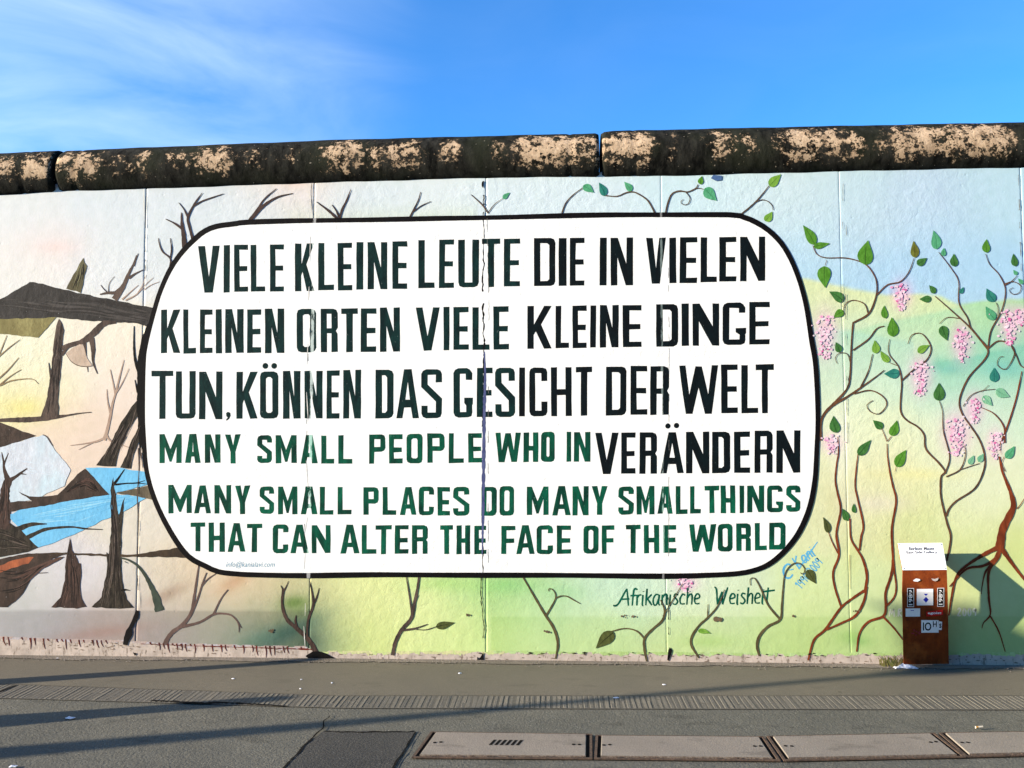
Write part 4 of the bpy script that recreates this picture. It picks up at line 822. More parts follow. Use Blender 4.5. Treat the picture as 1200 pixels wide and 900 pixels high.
HW = {'A': ([[(-.35,.95),(-.25,1),(-.05,.9),(.2,.5),(.5,.0)],[(.5,0),(.55,.5),(.58,1)],[(.15,.62),(.65,.6)]], .72),
 'f': ([[(.42,.08),(.30,.0),(.2,.12),(.14,.5),(.08,1)],[(-.02,.42),(.36,.40)]], .30), 'r': ([[(.1,.36),(.06,1)],[(.08,.58),(.2,.40),(.36,.38)]], .34), 'i': ([[(.1,.38),(.05,.96),(.12,1)],[(.14,.16),(.145,.2)]], .22),
 'k': ([[(.14,.02),(.04,1)],[(.42,.36),(.09,.68)],[(.16,.62),(.42,1)]], .44), 'a': ([[(.42,.42),(.24,.36),(.06,.62),(.08,.94),(.24,.98),(.40,.6)],[(.44,.38),(.38,.9),(.48,1)]], .52), 'n': ([[(.1,.38),(.05,1)],[(.08,.6),(.24,.38),(.38,.42),(.36,.8),(.38,1)]], .48),
 's': ([[(.36,.42),(.2,.36),(.1,.50),(.24,.66),(.32,.82),(.18,.98),(.02,.92)]], .40), 'c': ([[(.38,.46),(.24,.37),(.06,.64),(.10,.94),(.36,.94)]], .42), 'h': ([[(.14,.02),(.04,1)],[(.08,.62),(.24,.40),(.38,.46),(.34,1)]], .46), 'e': ([[(.08,.68),(.36,.60),(.34,.42),(.2,.38),(.06,.62),(.1,.94),(.36,.94)]], .44),
 'W': ([[(-.05,-.02),(.08,.1),(.12,1)],[(.12,1),(.42,.25)],[(.42,.25),(.44,1)],[(.44,1),(.78,.0)]], .82), 't': ([[(.22,.05),(.12,.9),(.22,1)],[(-.2,.30),(.62,.22)]], .34), ' ': ([], .5),
 'S': ([[(.5,.15),(.3,0),(.08,.2),(.2,.46),(.42,.62),(.4,.92),(.15,1),(-.02,.82)]], .6), 'K': ([[(.1,0),(.05,1)],[(.5,.05),(.08,.55),(.5,1)]], .6), '1': ([[(.0,.25),(.18,0),(.16,1)]], .34), '9': ([[(.34,.3),(.2,.05),(.04,.25),(.12,.5),(.34,.35),(.36,.1),(.3,1)]], .46),
 '0': ([[(.2,0),(.03,.4),(.1,.95),(.28,.95),(.38,.45),(.2,0)]], .46), '2': ([[(.02,.25),(.18,0),(.36,.2),(.2,.6),(.02,1),(.4,.97)]], .48), '.': ([[(.08,.94),(.1,1)]], .24), 'M': ([[(.02,1),(.08,0),(.3,.7),(.52,0),(.6,1)]], .72), 'R': ([[(.05,0),(.03,1)],[(.05,.05),(.3,.02),(.4,.25),(.08,.5),(.42,1)]], .5)}
def write(mb, text, x, y, size, ang, stroke, track=1.0, xs=1.0):
    """pen strokes; (x, y) = upper left, size = cap height, ang = rise in degrees"""
    ca, sa = math.cos(R(ang)), math.sin(R(ang)); u = 0
    for ch in text:
        strokes, adv = HW[ch]
        for st in strokes:
            pts = [((u+p[0]*xs)*size, p[1]*size) for p in st]
            ribbon(mb, [(x+a*ca+b_*sa, y-a*sa+b_*ca) for a, b_ in pts], [stroke*.85, stroke, stroke*.8], .15)
        u += adv*track*xs
    return u*size
HOLD = LAYER[0]; LAYER[0] = .00031
m_hand = paint('paint_hand_green', (0, 104, 82), (0, 76, 62))
mb = MB(); write(mb, 'Afrikanische', 725, 690, 20, 1.0, 2.3, 1.02, .95); write(mb, 'Weisheit', 838, 688.5, 20, 1.0, 2.3, 1.02, .95)
mb.build('lettering', m_hand, wall)
m_sig = paint('paint_signature_blue', (112, 196, 234), (90, 176, 224))
mb = MB()
ribbon(mb, [(928,663),(923,661),(919,665),(918,671),(921,677),(926,677),(929,673)], [2.4, 2.6, 2.4, 1.8]); ribbon(mb, [(925,668),(930,667)], [1.6, 1.2])
write(mb, 'Kani', 927, 655, 14, 38, 2.0, 1.05, 1.0); ribbon(mb, [(936,667),(946,652),(958,635)], [1.8, 2, 1.2])
write(mb, '1990.2009', 931, 684, 10.5, 51, 1.35, 1.08, .95)
mb.build('lettering', m_sig, wall)
m_initial = paint('paint_initials_white', (246, 248, 226), (240, 244, 214))
mb = MB(); write(mb, 'M.R', 1042, 713.5, 9, 0, 1.8, 1.1, 1.1); write(mb, '2009', 1122, 712.5, 9, 0, 1.7, 1.3, 1.1); mb.build('lettering', m_initial, wall)
LAYER[0] = HOLD
m_mail = paint('paint_mail_blue', (120, 170, 196), (96, 150, 182))
Y = nextY(); mb = text_to('info@kanialavi.com', lambda u, v: wpt(265+u, 658+v, Y), 57, 8, .25); mb.build('lettering', m_mail, panel)

# ---- seams, chips, stains and a painted shadow tip
mb = MB()
def broken(pts, wlo, whi, keep=.7, amp=.7):
    c = cr(pts, 4); cur = []
    for q in c:
        if random.random() < keep: cur.append((q[0]+random.uniform(-amp, amp), q[1]))
        else:
            if len(cur) > 2: ribbon(mb, cur, [random.uniform(wlo, whi) for _ in range(4)], .5)
            cur = []
    if len(cur) > 2: ribbon(mb, cur, [random.uniform(wlo, whi) for _ in range(4)], .5)
broken([(566,212),(567,240),(566.5,262),(567,300),(566,330),(566.5,380),(567,405)], .5, 2.0, .86, .9)
broken([(567.3,404),(567,430),(566.5,470),(565.5,500)], 1.2, 2.2, .97, .4)
broken([(565,600),(566,640),(565.5,674)], .5, 1.2, .8, .5)
broken([(563.5,675),(564,705),(566,722),(567,740),(565,760)], .5, 1.1, .9, .5)
broken([(171.3,222),(170.6,260),(170,330)], .4, .9, .8, .3)
broken([(163,560),(162,610),(161.5,700)], .3, .9, .7, .3)
broken([(365,215),(364.5,258)], .3, .8, .8, .3); broken([(367.3,230),(366.7,258)], .3, .6, .7, .2)
broken([(361,415),(359.5,500),(358,560),(356.5,660)], .25, .6, .7, .3)
broken([(783,700),(783.5,730),(783,752)], .4, 1.0, .8, .4)
poly(mb, [(559,776),(559,769.5),(561.5,772),(564,768),(566.5,764),(567,776)], j=.2)
poly(mb, [(783,762),(785,758.5),(787.5,762),(786.5,767),(784,774),(782,773)], j=.2)
poly(mb, [(158.5,715),(162.5,716),(161.5,724),(158,731),(155,737),(154.5,744),(151,751),(149,756),(144,755),(145,747),(148.5,738),(153,731),(156.5,723)], j=.5, seg=3)
for (x, y) in [(143,758),(148,763),(154,761),(158,766),(146,768)]:
    poly(mb, [(x+random.uniform(-2.5, 2.5), y+random.uniform(-3, 3)) for _ in range(3)], j=0)
for i in range(26):          # hollows broken out along the foot
    x = random.uniform(560, 1030); y = topy(x)+random.uniform(-1, 2)
    poly(mb, [(x-random.uniform(1, 4), y), (x, y-random.uniform(.4, 1.1)), (x+random.uniform(1, 4), y+.1), (x, y+random.uniform(.3, .9))], j=0)
poly(mb, [(358,769),(366,764),(374,763),(384,766),(392,771),(384,775),(366,775)], j=.6, seg=3)  # painted shadow: tip of the ground streak where it meets the wall
mb.build('crack_and_shadow', paint('crack_shadow_black', (34, 30, 30), (18, 17, 18)), wall)
mb = MB()
ribbon(mb, [(567.5,412),(568.5,440),(567.5,480),(567,520),(566.5,560),(566,600),(565,650)], [1.5, 3.0, 3.6, 3.8, 3.6, 3.2, 1.0], .25)  # blue-grey strip along the middle seam
mb.build('seam_tone', paint('tone_blue', (104, 112, 156), (70, 76, 120), sc2=30), wall)
mb = MB()
broken([(570,215),(571.5,300),(573,380),(572,480),(572,560),(572,672)], .3, .7, .7, .3)
broken([(783,285),(784,400),(784,520),(783.5,660)], .25, .5, .75, .25)
broken([(992,240),(991.5,300),(991,360),(992.5,470),(993,520)], .3, .7, .75, .3)
broken([(1193.3,205),(1195,260),(1197,330)], .4, .9, .8, .3)
broken([(988,215),(987,300),(988,380)], .25, .5, .6, .3)
mb.build('seam_line', paint('stain_grey', (150, 146, 140), (120, 116, 112)), wall)
mb = MB()
for (x, y, w, h) in [(740,722,12,3),(841,727,6,3),(930,722,9,1.6),(1005,716,8,1.5),(548,720,5,3),(640,740,4,2),(318,740,4,4)]:
    for _ in range(7): disc(mb, x+random.gauss(0, w*.35), y+random.gauss(0, h*.3), random.uniform(.4, 1.3))
disc(mb, 839, 725.5, 3.2); disc(mb, 844, 726, 2.6)
mb.build('stain', paint('stain_brown', (134, 116, 92), (100, 84, 66)), wall)
mb = MB()
for cx in [363.5, 168]:   # thin pale trowel marks where the joints were filled
    y0 = 222
    while y0 < 740:
        y1 = y0+random.uniform(8, 40)
        if not (255 < y0 < 675 and cx < 300): ribbon(mb, [(cx-(y0-220)*.012*(1 if cx < 500 else 0)+random.uniform(-2, 2), y0), (cx-(y1-220)*.012*(1 if cx < 500 else 0)+random.uniform(-2, 2), y1)], [.4, random.uniform(.5, 1.2), .3])
        y0 = y1+random.uniform(6, 50)
mb.build('joint_filler', paint('filler_pale', (240, 238, 232), (226, 222, 214)), wall)
mb = MB(); poly(mb, [(833,209),(836,204.8),(846,206),(845.5,211),(839,212)], j=.2); mb.build('stain', paint('stain_slate', (96, 128, 176), (72, 100, 150)), wall)

# ------------------------------------------------------------------ concrete pipes along the top of the wall
m_pipe, nt, b = newmat('weathered_pipe'); P = pos(nt)
at = N(nt, 'ShaderNodeAttribute', attribute_name='peel')
n1 = noise(nt, scaled(nt, P, (1, 1, 1.25)), 12, 7, .72, .3); n2 = noise(nt, P, 46, 5, .75, .4); n3 = noise(nt, scaled(nt, P, (1, 1, .25)), 22, 4, .6)
dark = mix(nt, mrange(nt, n3, .35, .68), (.004, .004, .0035), (.030, .029, .024))
dark = mix(nt, mrange(nt, noise(nt, P, 3.5, 3), .45, .7, 0, .6), dark, (.022, .026, .014))
beige = mix(nt, mrange(nt, n2, .35, .65), (.62, .465, .32), (.42, .29, .185))
beige = mix(nt, mrange(nt, n3, .5, .68, 0, .6), beige, (.13, .085, .05))
sx = N(nt, 'ShaderNodeSeparateColor'); nt.links.new(at.outputs['Color'], sx.inputs[0])
val = math_(nt, 'ADD', math_(nt, 'ADD', math_(nt, 'MULTIPLY', n1, 1.15), math_(nt, 'MULTIPLY', n2, .85)), sx.outputs[0])
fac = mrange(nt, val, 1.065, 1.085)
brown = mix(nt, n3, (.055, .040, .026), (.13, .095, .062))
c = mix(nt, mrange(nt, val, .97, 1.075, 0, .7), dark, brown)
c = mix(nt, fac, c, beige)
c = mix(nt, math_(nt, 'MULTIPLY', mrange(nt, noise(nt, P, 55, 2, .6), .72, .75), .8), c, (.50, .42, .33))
nt.links.new(c, b.inputs['Base Color']); b.inputs['Roughness'].default_value = .9
h = math_(nt, 'ADD', math_(nt, 'MULTIPLY', fac, -.5), n2)
bump(nt, b, h, .8, .012)
PEEL = [(0,30,.34),(45,18,.36),(85,22,.36),(115,22,.22),(150,20,.16),(172,14,.22),(205,14,.18),(240,22,.32),(265,14,.28),(300,16,.2),(345,12,.22),(390,22,.30),(415,14,.26),(455,24,.32),(485,14,.28),(520,10,.22),(535,12,.3),(585,14,.18),(620,26,.34),(645,20,.36),(660,18,.34),(690,14,.26),(725,22,.42),(755,14,.38),(788,8,.2),(845,18,.36),(878,10,.26),(915,16,.18),(940,22,.34),(975,18,.34),(1000,12,.3),(1030,14,.2),(1055,16,.34),(1080,22,.40),(1120,20,.34),(1150,24,.36),(1175,18,.26)]
PTOP = [(-300,192),(0,180),(62,177.5),(100,175.5),(400,163.5),(700,156),(706,153.5),(950,148),(1200,143),(1600,136)]
PBOT = [(-300,239),(0,228),(62,224.5),(170,221.5),(366,214.5),(567,208.5),(777,206.5),(981,201),(1192,196.5),(1600,188)]
_px = np.arange(-300, 1600, 20)
_zt = np.array([wpt(x, np.interp(x, *zip(*PTOP)))[2] for x in _px]); _zb = np.array([wpt(x, np.interp(x, *zip(*PBOT)))[2] for x in _px])
_xx = np.array([wpt(x, 200)[0] for x in _px])
def pipe(xl, xr, dz, dr, flange=None, nx=None):
    nx = nx or max(12, int((xr-xl)/.022)); na = 56; r0 = .17
    vs = []; pe = []; X = np.linspace(xl, xr, nx+1)
    for i, x in enumerate(X):
        zb, zt = np.interp(x, _xx, _zb), np.interp(x, _xx, _zt)
        rad = (zt-zb)/1.596; yc = .647*rad; zc = zb+.762*rad
        e = min(x-xl, xr-x); r = rad+dr-.010*max(0, 1-e/.02)**2
        for fx in ((flange or [])):
            if abs(x-fx) < .018: r -= .006*(1-abs(x-fx)/.018)
        ppx = float(plan(np.array([[x, -.03, zc]]))[0][0])
        base = sum(a*math.exp(-((ppx-cx)/w)**2) for cx, w, a in PEEL)
        base = min(base, .40)
        for k in range(na):
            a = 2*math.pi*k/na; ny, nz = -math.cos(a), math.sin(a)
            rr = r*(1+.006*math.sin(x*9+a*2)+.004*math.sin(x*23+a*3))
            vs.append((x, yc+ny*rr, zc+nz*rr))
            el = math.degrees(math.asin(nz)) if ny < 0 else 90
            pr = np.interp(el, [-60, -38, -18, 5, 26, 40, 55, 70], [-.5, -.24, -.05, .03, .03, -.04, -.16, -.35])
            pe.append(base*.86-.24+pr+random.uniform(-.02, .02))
    fs = [(i*na+k, i*na+(k+1) % na, (i+1)*na+(k+1) % na, (i+1)*na+k) for i in range(nx) for k in range(na)]
    # open ends: a wall thickness and a dark bore
    n0 = len(vs)
    for x, i in ((xl, 0), (xr, nx)):
        zb, zt = np.interp(x, _xx, _zb), np.interp(x, _xx, _zt); rad = (zt-zb)/1.596; yc = .647*rad; zc = zb+.762*rad; r0 = rad
        for k in range(na):
            a = 2*math.pi*k/na; vs.append((x+(.002 if i == 0 else -.002), yc-math.cos(a)*r0*.72, zc+math.sin(a)*r0*.72)); pe.append(-.5)
    for k in range(na):
        q = (k+1) % na
        fs.append((k, n0+k, n0+q, q)); fs.append((nx*na+k, nx*na+q, n0+na+q, n0+na+k))
    fs += [(n0+k, n0+na+k, n0+na+(k+1) % na, n0+(k+1) % na) for k in range(na)]
    me = bpy.data.meshes.new('concrete_pipe'); me.from_pydata(vs, [], fs); me.update()
    ca = me.color_attributes.new('peel', 'FLOAT_COLOR', 'POINT'); pe = np.array(pe, np.float32)
    ca.data.foreach_set('color', np.stack([pe, pe, pe, np.ones_like(pe)], -1).ravel())
    me.polygons.foreach_set('use_smooth', [k < nx*na for k in range(len(fs))])
    return link('concrete_pipe', me, m_pipe)
def xat(px_, py_): return float(wpt(px_, py_, -.05)[0])
jL, jR = xat(63, 195), xat(704, 175)
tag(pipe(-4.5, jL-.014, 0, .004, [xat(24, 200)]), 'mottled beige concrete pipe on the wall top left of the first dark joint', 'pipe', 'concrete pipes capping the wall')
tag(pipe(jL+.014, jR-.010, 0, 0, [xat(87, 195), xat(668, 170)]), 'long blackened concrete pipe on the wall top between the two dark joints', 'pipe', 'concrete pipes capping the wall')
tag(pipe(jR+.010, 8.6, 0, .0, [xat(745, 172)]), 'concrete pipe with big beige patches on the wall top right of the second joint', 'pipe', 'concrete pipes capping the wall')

# ------------------------------------------------------------------ folded steel information post at the foot of the wall
m_rust, nt, b = newmat('rusty_steel'); P = pos(nt)
c = mix(nt, mrange(nt, noise(nt, scaled(nt, P, (1, 1, .3)), 16, 5, .65), .35, .68), (.25, .050, .011), (.135, .026, .008))
c = mix(nt, mrange(nt, noise(nt, P, 7, 4, .6), .5, .7, 0, .8), c, (.36, .092, .02))
c = mix(nt, mrange(nt, noise(nt, P, 60, 3, .7), .6, .7, 0, .6), c, (.07, .025, .015))
nt.links.new(c, b.inputs['Base Color']); b.inputs['Roughness'].default_value = .75; bump(nt, b, noise(nt, P, 120, 3, .6), .4, .003)
post = empty('information_post', (5.27, -.06, 0))
tag(post, 'rust brown folded steel information post with white sign and stickers', 'signpost')
# side profile: (plan left point, plan right point, distance from wall)
PROF = [((1052,637),(1104,636.5),.087),((1058,669),(1109.5,668.5),.187),((1057.5,694),(1110.5,693.5),.187),((1059,778.5),(1112,778),.065)]
edge = []
for l_, r_, p in PROF: edge.append((wpt(*l_, -p), wpt(*r_, -p)))
def bil(seg, u, v, off=0.0):
    a, b_ = edge[seg]; c_, d_ = edge[seg+1]
    p = (a*(1-u)+b_*u)*(1-v)+(c_*(1-u)+d_*u)*v
    nrm = np.cross(b_-a, c_-a); nrm = nrm/np.linalg.norm(nrm)
    if nrm[1] > 0: nrm = -nrm
    return p+nrm*off
TH = .008
mb = MB(); vs = []
norms = [np.array(n_)/np.linalg.norm(n_) for n_ in [(0,-.84,.54),(0,-.97,.22),(0,-.985,-.17),(0,-.94,-.33)]]
for (a, b_), n_ in zip(edge, norms): vs += [a, b_, b_-n_*TH, a-n_*TH]
fs = []
for i in range(3):
    o = i*4; q = o+4
    fs += [(q, q+1, o+1, o), (o+3, o+2, q+2, q+3), (o+1, q+1, q+2, o+2), (q, o, o+3, q+3)]
fs += [(0,1,2,3), (15,14,13,12)]
mb.add(vs, fs); mb.build('post_body', m_rust, post, bevel=0)
def sheet(seg, u0, u1, v0, v1, off, mat, name, parent=post, j=0.0, thick=.0):
    mb = MB(); pts = [(u0, v0), (u1, v0), (u1, v1), (u0, v1)]
    pts = [(u+random.uniform(-j, j), v+random.uniform(-j, j)) for u, v in pts]
    if thick:
        T = [bil(seg, u, v, off+thick) for u, v in pts]; B = [bil(seg, u, v, off) for u, v in pts]
        mb.add(B+T, [(4,7,6,5),(0,1,5,4),(1,2,6,5),(2,3,7,6),(3,0,4,7),(0,3,2,1)])
    else: mb.add([bil(seg, u, v, off) for u, v in pts], [(0,3,2,1)])
    return mb.build(name, mat, parent)
def ptext(body, seg, u0, u1, v0, v1, off, mat, parent, rot=0, name='lettering'):
    if rot: mb = text_to(body, lambda a, b_: bil(seg, u0+(u1-u0)*b_, v1-(v1-v0)*a, off), 1, 1)
    else: mb = text_to(body, lambda a, b_: bil(seg, u0+(u1-u0)*a, v0+(v1-v0)*b_, off), 1, 1, 0, .014)
    return mb.build(name, mat, parent)
m_sign = plain('sign_white', (.84, .85, .87), (.80, .81, .84), rough=.35, scale=6)
m_grey = plain('sign_grey_ink', (.13, .13, .15)); m_ltgrey = plain('sign_pale_ink', (.48, .49, .52)); m_ink = plain('sticker_black', (.012, .012, .014), rough=.4)
m_pap = plain('sticker_white', (.86, .85, .86), (.80, .79, .80), scale=50, rough=.5); m_red = plain('sticker_red', (.62, .022, .02), rough=.4); m_blue = plain('sticker_blue', (.02, .03, .45), rough=.4)
m_brd = plain('sign_edge_blue', (.10, .16, .26))
sg = sheet(0, 0, 1, .0, .985, .001, m_sign, 'sign_panel', thick=.004)
ptext('Berliner Mauer', 0, .22, .80, .14, .27, .0062, m_grey, sg); ptext('East Side Gallery', 0, .15, .84, .29, .42, .0062, m_grey, sg)
for i in range(5):
    sheet(0, .2, .62+.1*random.random(), .47+i*.07, .485+i*.07, .0062, m_ltgrey, 'text_line', sg)
for (u, v) in [(.03,.06),(.97,.06),(.03,.93),(.97,.93)]: sheet(0, u-.012, u+.012, v-.02, v+.02, .0064, m_brd, 'screw', sg)
# stickers: seg 1 is the short upright face, seg 2 the long leaning one; v runs down each
def pv(x, y):       # plan point -> (segment, u, v)
    ys = [637, 668.7, 693.7, 778.5]
    s_ = max(i for i in range(3) if y >= ys[i]-1e-6)
    v = (y-ys[s_])/(ys[s_+1]-ys[s_]); L_ = [PROF[s_][0][0], PROF[s_+1][0][0]]; R_ = [PROF[s_][1][0], PROF[s_+1][1][0]]
    l_ = L_[0]*(1-v)+L_[1]*v; r_ = R_[0]*(1-v)+R_[1]*v
    return s_, (x-l_)/(r_-l_), v
OFF = [.0015]
def fold_sheet(pts, mat, name, parent=post):
    """a sticker outline in plan points, laid on the folded face"""
    OFF[0] += .00012; mb = MB(); fs = []
    t = tessellate_polygon([[Vector((x, y, 0)) for x, y in pts]])
    for tri in t:
        a, b_, c_ = (np.array(pts[i]) for i in tri); ar = (b_[0]-a[0])*(c_[1]-a[1])-(b_[1]-a[1])*(c_[0]-a[0])
        fs.append(tri if ar < 0 else (tri[0], tri[2], tri[1]))
    vs = [bil(*pv(x, y), OFF[0]) for x, y in pts]; return mb.add(vs, fs).build(name, mat, parent)
def rect(x0, y0, x1, y1, j=.25): 
    q = lambda v: v+random.uniform(-j, j)
    return [(q(x0), q(y0)), (q(x1), q(y0)), (q(x1), q(y1)), (q(x0), q(y1))]
def split_rect(x0, y0, x1, y1, mat, name):
    pts = [(x0, y0), (x1, y0), (x1, 693.7), (x0, 693.7)]; mb = MB(); OFF[0] += .00012
    rows = [y0, 693.69, 693.71, y1]; vs = []
    for y in (y0, 693.695, y1): vs += [bil(*pv(x0, y), OFF[0]), bil(*pv(x1, y), OFF[0])]
    return mb.add(vs, [(0,2,3,1), (2,4,5,3)]).build(name, mat, post)
def stext(body, x0, y0, x1, y1, mat, parent, rot=0):
    OFF[0] += .00012; o_ = OFF[0]
    if rot: mb = text_to(body, lambda a, b_: bil(*pv(x0+(x1-x0)*(b_), y1-(y1-y0)*a), o_), 1, 1, 0, .018)
    else: mb = text_to(body, lambda a, b_: bil(*pv(x0+(x1-x0)*a, y0+(y1-y0)*b_), o_), 1, 1, 0, .022)
    return mb.build('lettering', mat, parent)
for x0 in (1063.6, 1098.8):
    s_ = split_rect(x0-.6, 689, x0+7.4, 710.8, m_pap, 'sticker'); 
    t_ = split_rect(x0, 689.6, x0+6.8, 710.2, m_ink, 'sticker')
    stext('1989', x0+1.2, 691.2, x0+5.6, 708.6, m_pap, t_, rot=1)
s_ = split_rect(1074.2, 690, 1093.4, 709, m_pap, 'sticker')
fold_sheet([(1082.2,695.5),(1087.6,695.5),(1084.9,698)], m_blue, 'emblem', s_); fold_sheet([(1084.9,699),(1088,702.4),(1084.9,706),(1081.8,702.4)], m_blue, 'emblem', s_)
s_ = fold_sheet(rect(1061, 712.5, 1078, 721.8), m_pap, 'sticker'); fold_sheet(rect(1067, 714.4, 1071, 715.2, .1), m_blue, 'emblem', s_)
s_ = fold_sheet([(1085.2,716.4),(1104.6,714),(1105,720),(1098,721.6),(1085.4,722)], m_red, 'sticker')
stext('egoist', 1087, 716.6, 1103, 720.2, m_pap, s_)
s_ = fold_sheet([(1079.4,726),(1099.6,726.4),(1099.8,741),(1079.4,741)], m_pap, 'sticker')
stext('IO', 1081.2, 728.8, 1091.2, 738.6, m_ink, s_); stext('H', 1093, 727.6, 1097.6, 734.4, m_ink, s_)
s_ = fold_sheet([(1099.9,727.6),(1103.8,728.2),(1103.2,738),(1099.6,737.6)], m_pap, 'sticker'); stext('s', 1100.4, 730.2, 1103, 735.6, m_ink, s_)
m_pink = plain('sticker_pink', (.34, .03, .06), (.2, .04, .03), scale=120)
for i in range(9):
    x, y = 1074+random.gauss(0, 2.6), 740+random.gauss(0, 1.6); fold_sheet([(x-1.4, y), (x, y-1), (x+1.3, y+.2), (x-.2, y+1)], m_pink, 'scrap')
fold_sheet([(1069.5,680),(1073,677.6),(1077,678.2),(1078.4,679.6),(1075,681.4),(1071,681)], m_pap, 'scrap'); fold_sheet([(1091,677.8),(1095,678.4),(1099.6,676.8),(1098.6,680),(1095.4,681.2),(1092.6,680)], plain('sticker_torn', (.55, .50, .47), scale=90), 'scrap')

# ------------------------------------------------------------------ concrete duct covers let into the footpath
m_cov = ground_mat('cover_concrete', (.285, .245, .200), (.215, .186, .155), grain=120, bmp=.004, stain=.55, flecks=.2)
m_steel = plain('cover_rust', (.13, .085, .06), (.05, .04, .035), rough=.7, scale=60, bmp=.004)
m_edge = plain('cover_edge_steel', (.30, .25, .21), (.12, .09, .07), rough=.55, scale=90, metal=.3)
def cover(px, label, vents=False, holes=(), worn=False):
    nl, nr, fr_, fl = [gpt(*p) for p in px]          # near-left, near-right, far-right, far-left of the slab
    cen = (nl+nr+fr_+fl)/4; root = empty('duct_cover', (float(cen[0]), float(cen[1]), 0))
    tag(root, label, 'duct cover', 'concrete duct covers in the pavement')
    up = lambda p, z: np.array([p[0], p[1], z])
    def q(u, v, z): p = (nl*(1-u)+nr*u)*(1-v)+(fl*(1-u)+fr_*u)*v; return np.array([p[0], p[1], z])
    W = np.linalg.norm(nr-nl); D = np.linalg.norm(fl-nl); a, b_ = .022/W, .024/D
    mb = MB(); mb.add([q(-a*1.5, -b_*1.3, .0022), q(1+a*1.5, -b_*1.3, .0022), q(1+a*1.5, 1+b_*.6, .0022), q(-a*1.5, 1+b_*.6, .0022)], [(0,1,2,3)])
    mb.build('pit', m_dark, root)
    mb = MB()                                         # steel angle frame: four bars
    for (u0, u1, v0, v1) in [(-a*1.4, 1+a*1.4, -b_*1.25, -b_*.75), (-a*1.4, 1+a*1.4, 1+b_*.15, 1+b_*.5), (-a*1.4, -a*.8, -b_*.7, 1+b_*.1), (1+a*.8, 1+a*1.4, -b_*.7, 1+b_*.1)]:
        mb.hexa([q(u0,v0,.001), q(u1,v0,.001), q(u1,v1,.001), q(u0,v1,.001)], [q(u0,v0,.008), q(u1,v0,.008), q(u1,v1,.008), q(u0,v1,.008)])
    n_ = int(W/.012)
    for i in range(n_):                               # grit and rust beads caught along the near edge
        if random.random() < .35: continue
        u = (i+random.random())/n_; r_ = random.uniform(.002, .0045); c_ = q(u, -b_*.42, .004)
        mb.box(c_[0]-r_, c_[0]+r_, c_[1]-r_, c_[1]+r_, .001, .004+r_)
    mb.build('frame', m_steel, root)
    mb = MB(); e = .004
    mb.hexa([q(0,0,.001), q(1,0,.001), q(1,1,.001), q(0,1,.001)], [q(0,0,.010), q(1,0,.010), q(1,1,.010), q(0,1,.010)])
    slab = mb.build('slab', m_cov, root, bevel=.003)
    mb = MB()
    mb.hexa([q(0,-b_*.12,.002), q(1,-b_*.12,.002), q(1,-b_*.02,.002), q(0,-b_*.02,.002)], [q(0,-b_*.12,.0108), q(1,-b_*.12,.0108), q(1,-b_*.02,.0108), q(0,-b_*.02,.0108)])
    mb.build('edge_strip', m_edge, root)
    for u, v in holes:
        mb = MB(); 
        for du in (-.016, .016):
            mb.lathe(q(u+du/W*.9, v+random.uniform(-.02, .02), .0104), [(.009, 0), (.009, .0012)], 10)
        mb.build('lifting_hole', m_dark, root)
    if vents:
        for i in range(6):
            u = .405+i*.034; mb = MB()
            t = .013; p0, p1 = q(u-.006, .42, .0104), q(u+.012, .66, .0104)
            mb.add([p0+np.array([-t*.6,0,.0006]), p0+np.array([t*.6,0,.0006]), p1+np.array([t*.6,0,.0006]), p1+np.array([-t*.6,0,.0006])], [(0,1,2,3)])
            mb.build('vent_slot', m_dark, root)
    return root
cover([(492,886.5),(686.5,888),(687,862.5),(511,860)], 'concrete duct cover with a row of dark vent slots, beside the dark asphalt patch', True, [(.06,.52),(.94,.48)])
cover([(704,888),(905,890),(889,865.5),(705,864)], 'plain concrete duct cover next to the one with vent slots', False, [(.035,.5),(.955,.5)])
cover([(924,890),(1121,886),(1090,861.5),(906,865)], 'plain concrete duct cover two along from the one with vent slots', False, [(.05,.5),(.95,.55)])
cover([(1136,885.5),(1330,881),(1286,858.5),(1108,861)], 'concrete duct cover at the right end of the row, below the rusty post', False, [(.05,.5),(.55,.55)])

# ------------------------------------------------------------------ litter and weeds
m_paper = plain('litter_paper', (.72, .72, .76), (.58, .58, .62), scale=20)
def crumple(name, x, y, w, d, h, label, cat, group=None, mat=m_paper, n=6, rot=0):
    c = gpt(x, y); c[2] = .004; mb = MB(); vs = []; fs = []; ca, sa = math.cos(rot), math.sin(rot)
    for j in range(n+1):
        for i in range(n+1):
            u, v = i/n-.5, j/n-.5; ed = 1-.35*random.random()*(abs(u) > .45 or abs(v) > .45)
            px_, py_ = u*w*ed+random.uniform(-.04, .04)*w, v*d*ed+random.uniform(-.05, .05)*d
            z = max(.0, h*(1-2.2*max(abs(u), abs(v)))*random.uniform(.2, 1.2))+random.uniform(0, .18)*h
            vs.append((c[0]+px_*ca-py_*sa, c[1]+px_*sa+py_*ca, c[2]+z))
    fs = [(j*(n+1)+i, j*(n+1)+i+1, (j+1)*(n+1)+i+1, (j+1)*(n+1)+i) for j in range(n) for i in range(n)]
    top = len(vs); vs += [(v[0], v[1], v[2]-.0012) for v in vs]
    fs += [tuple(top+i for i in f[::-1]) for f in fs]
    o = mb.add(vs, fs).build(name, mat); return tag(o, label, cat, group)
crumple('crumpled_paper', 1060, 783, .17, .07, .028, 'crumpled white paper lying at the foot of the rusty post', 'paper', n=9)
crumple('crumpled_paper', 1044, 780, .10, .05, .018, 'small torn white paper bit beside the weed tuft', 'paper', n=6)
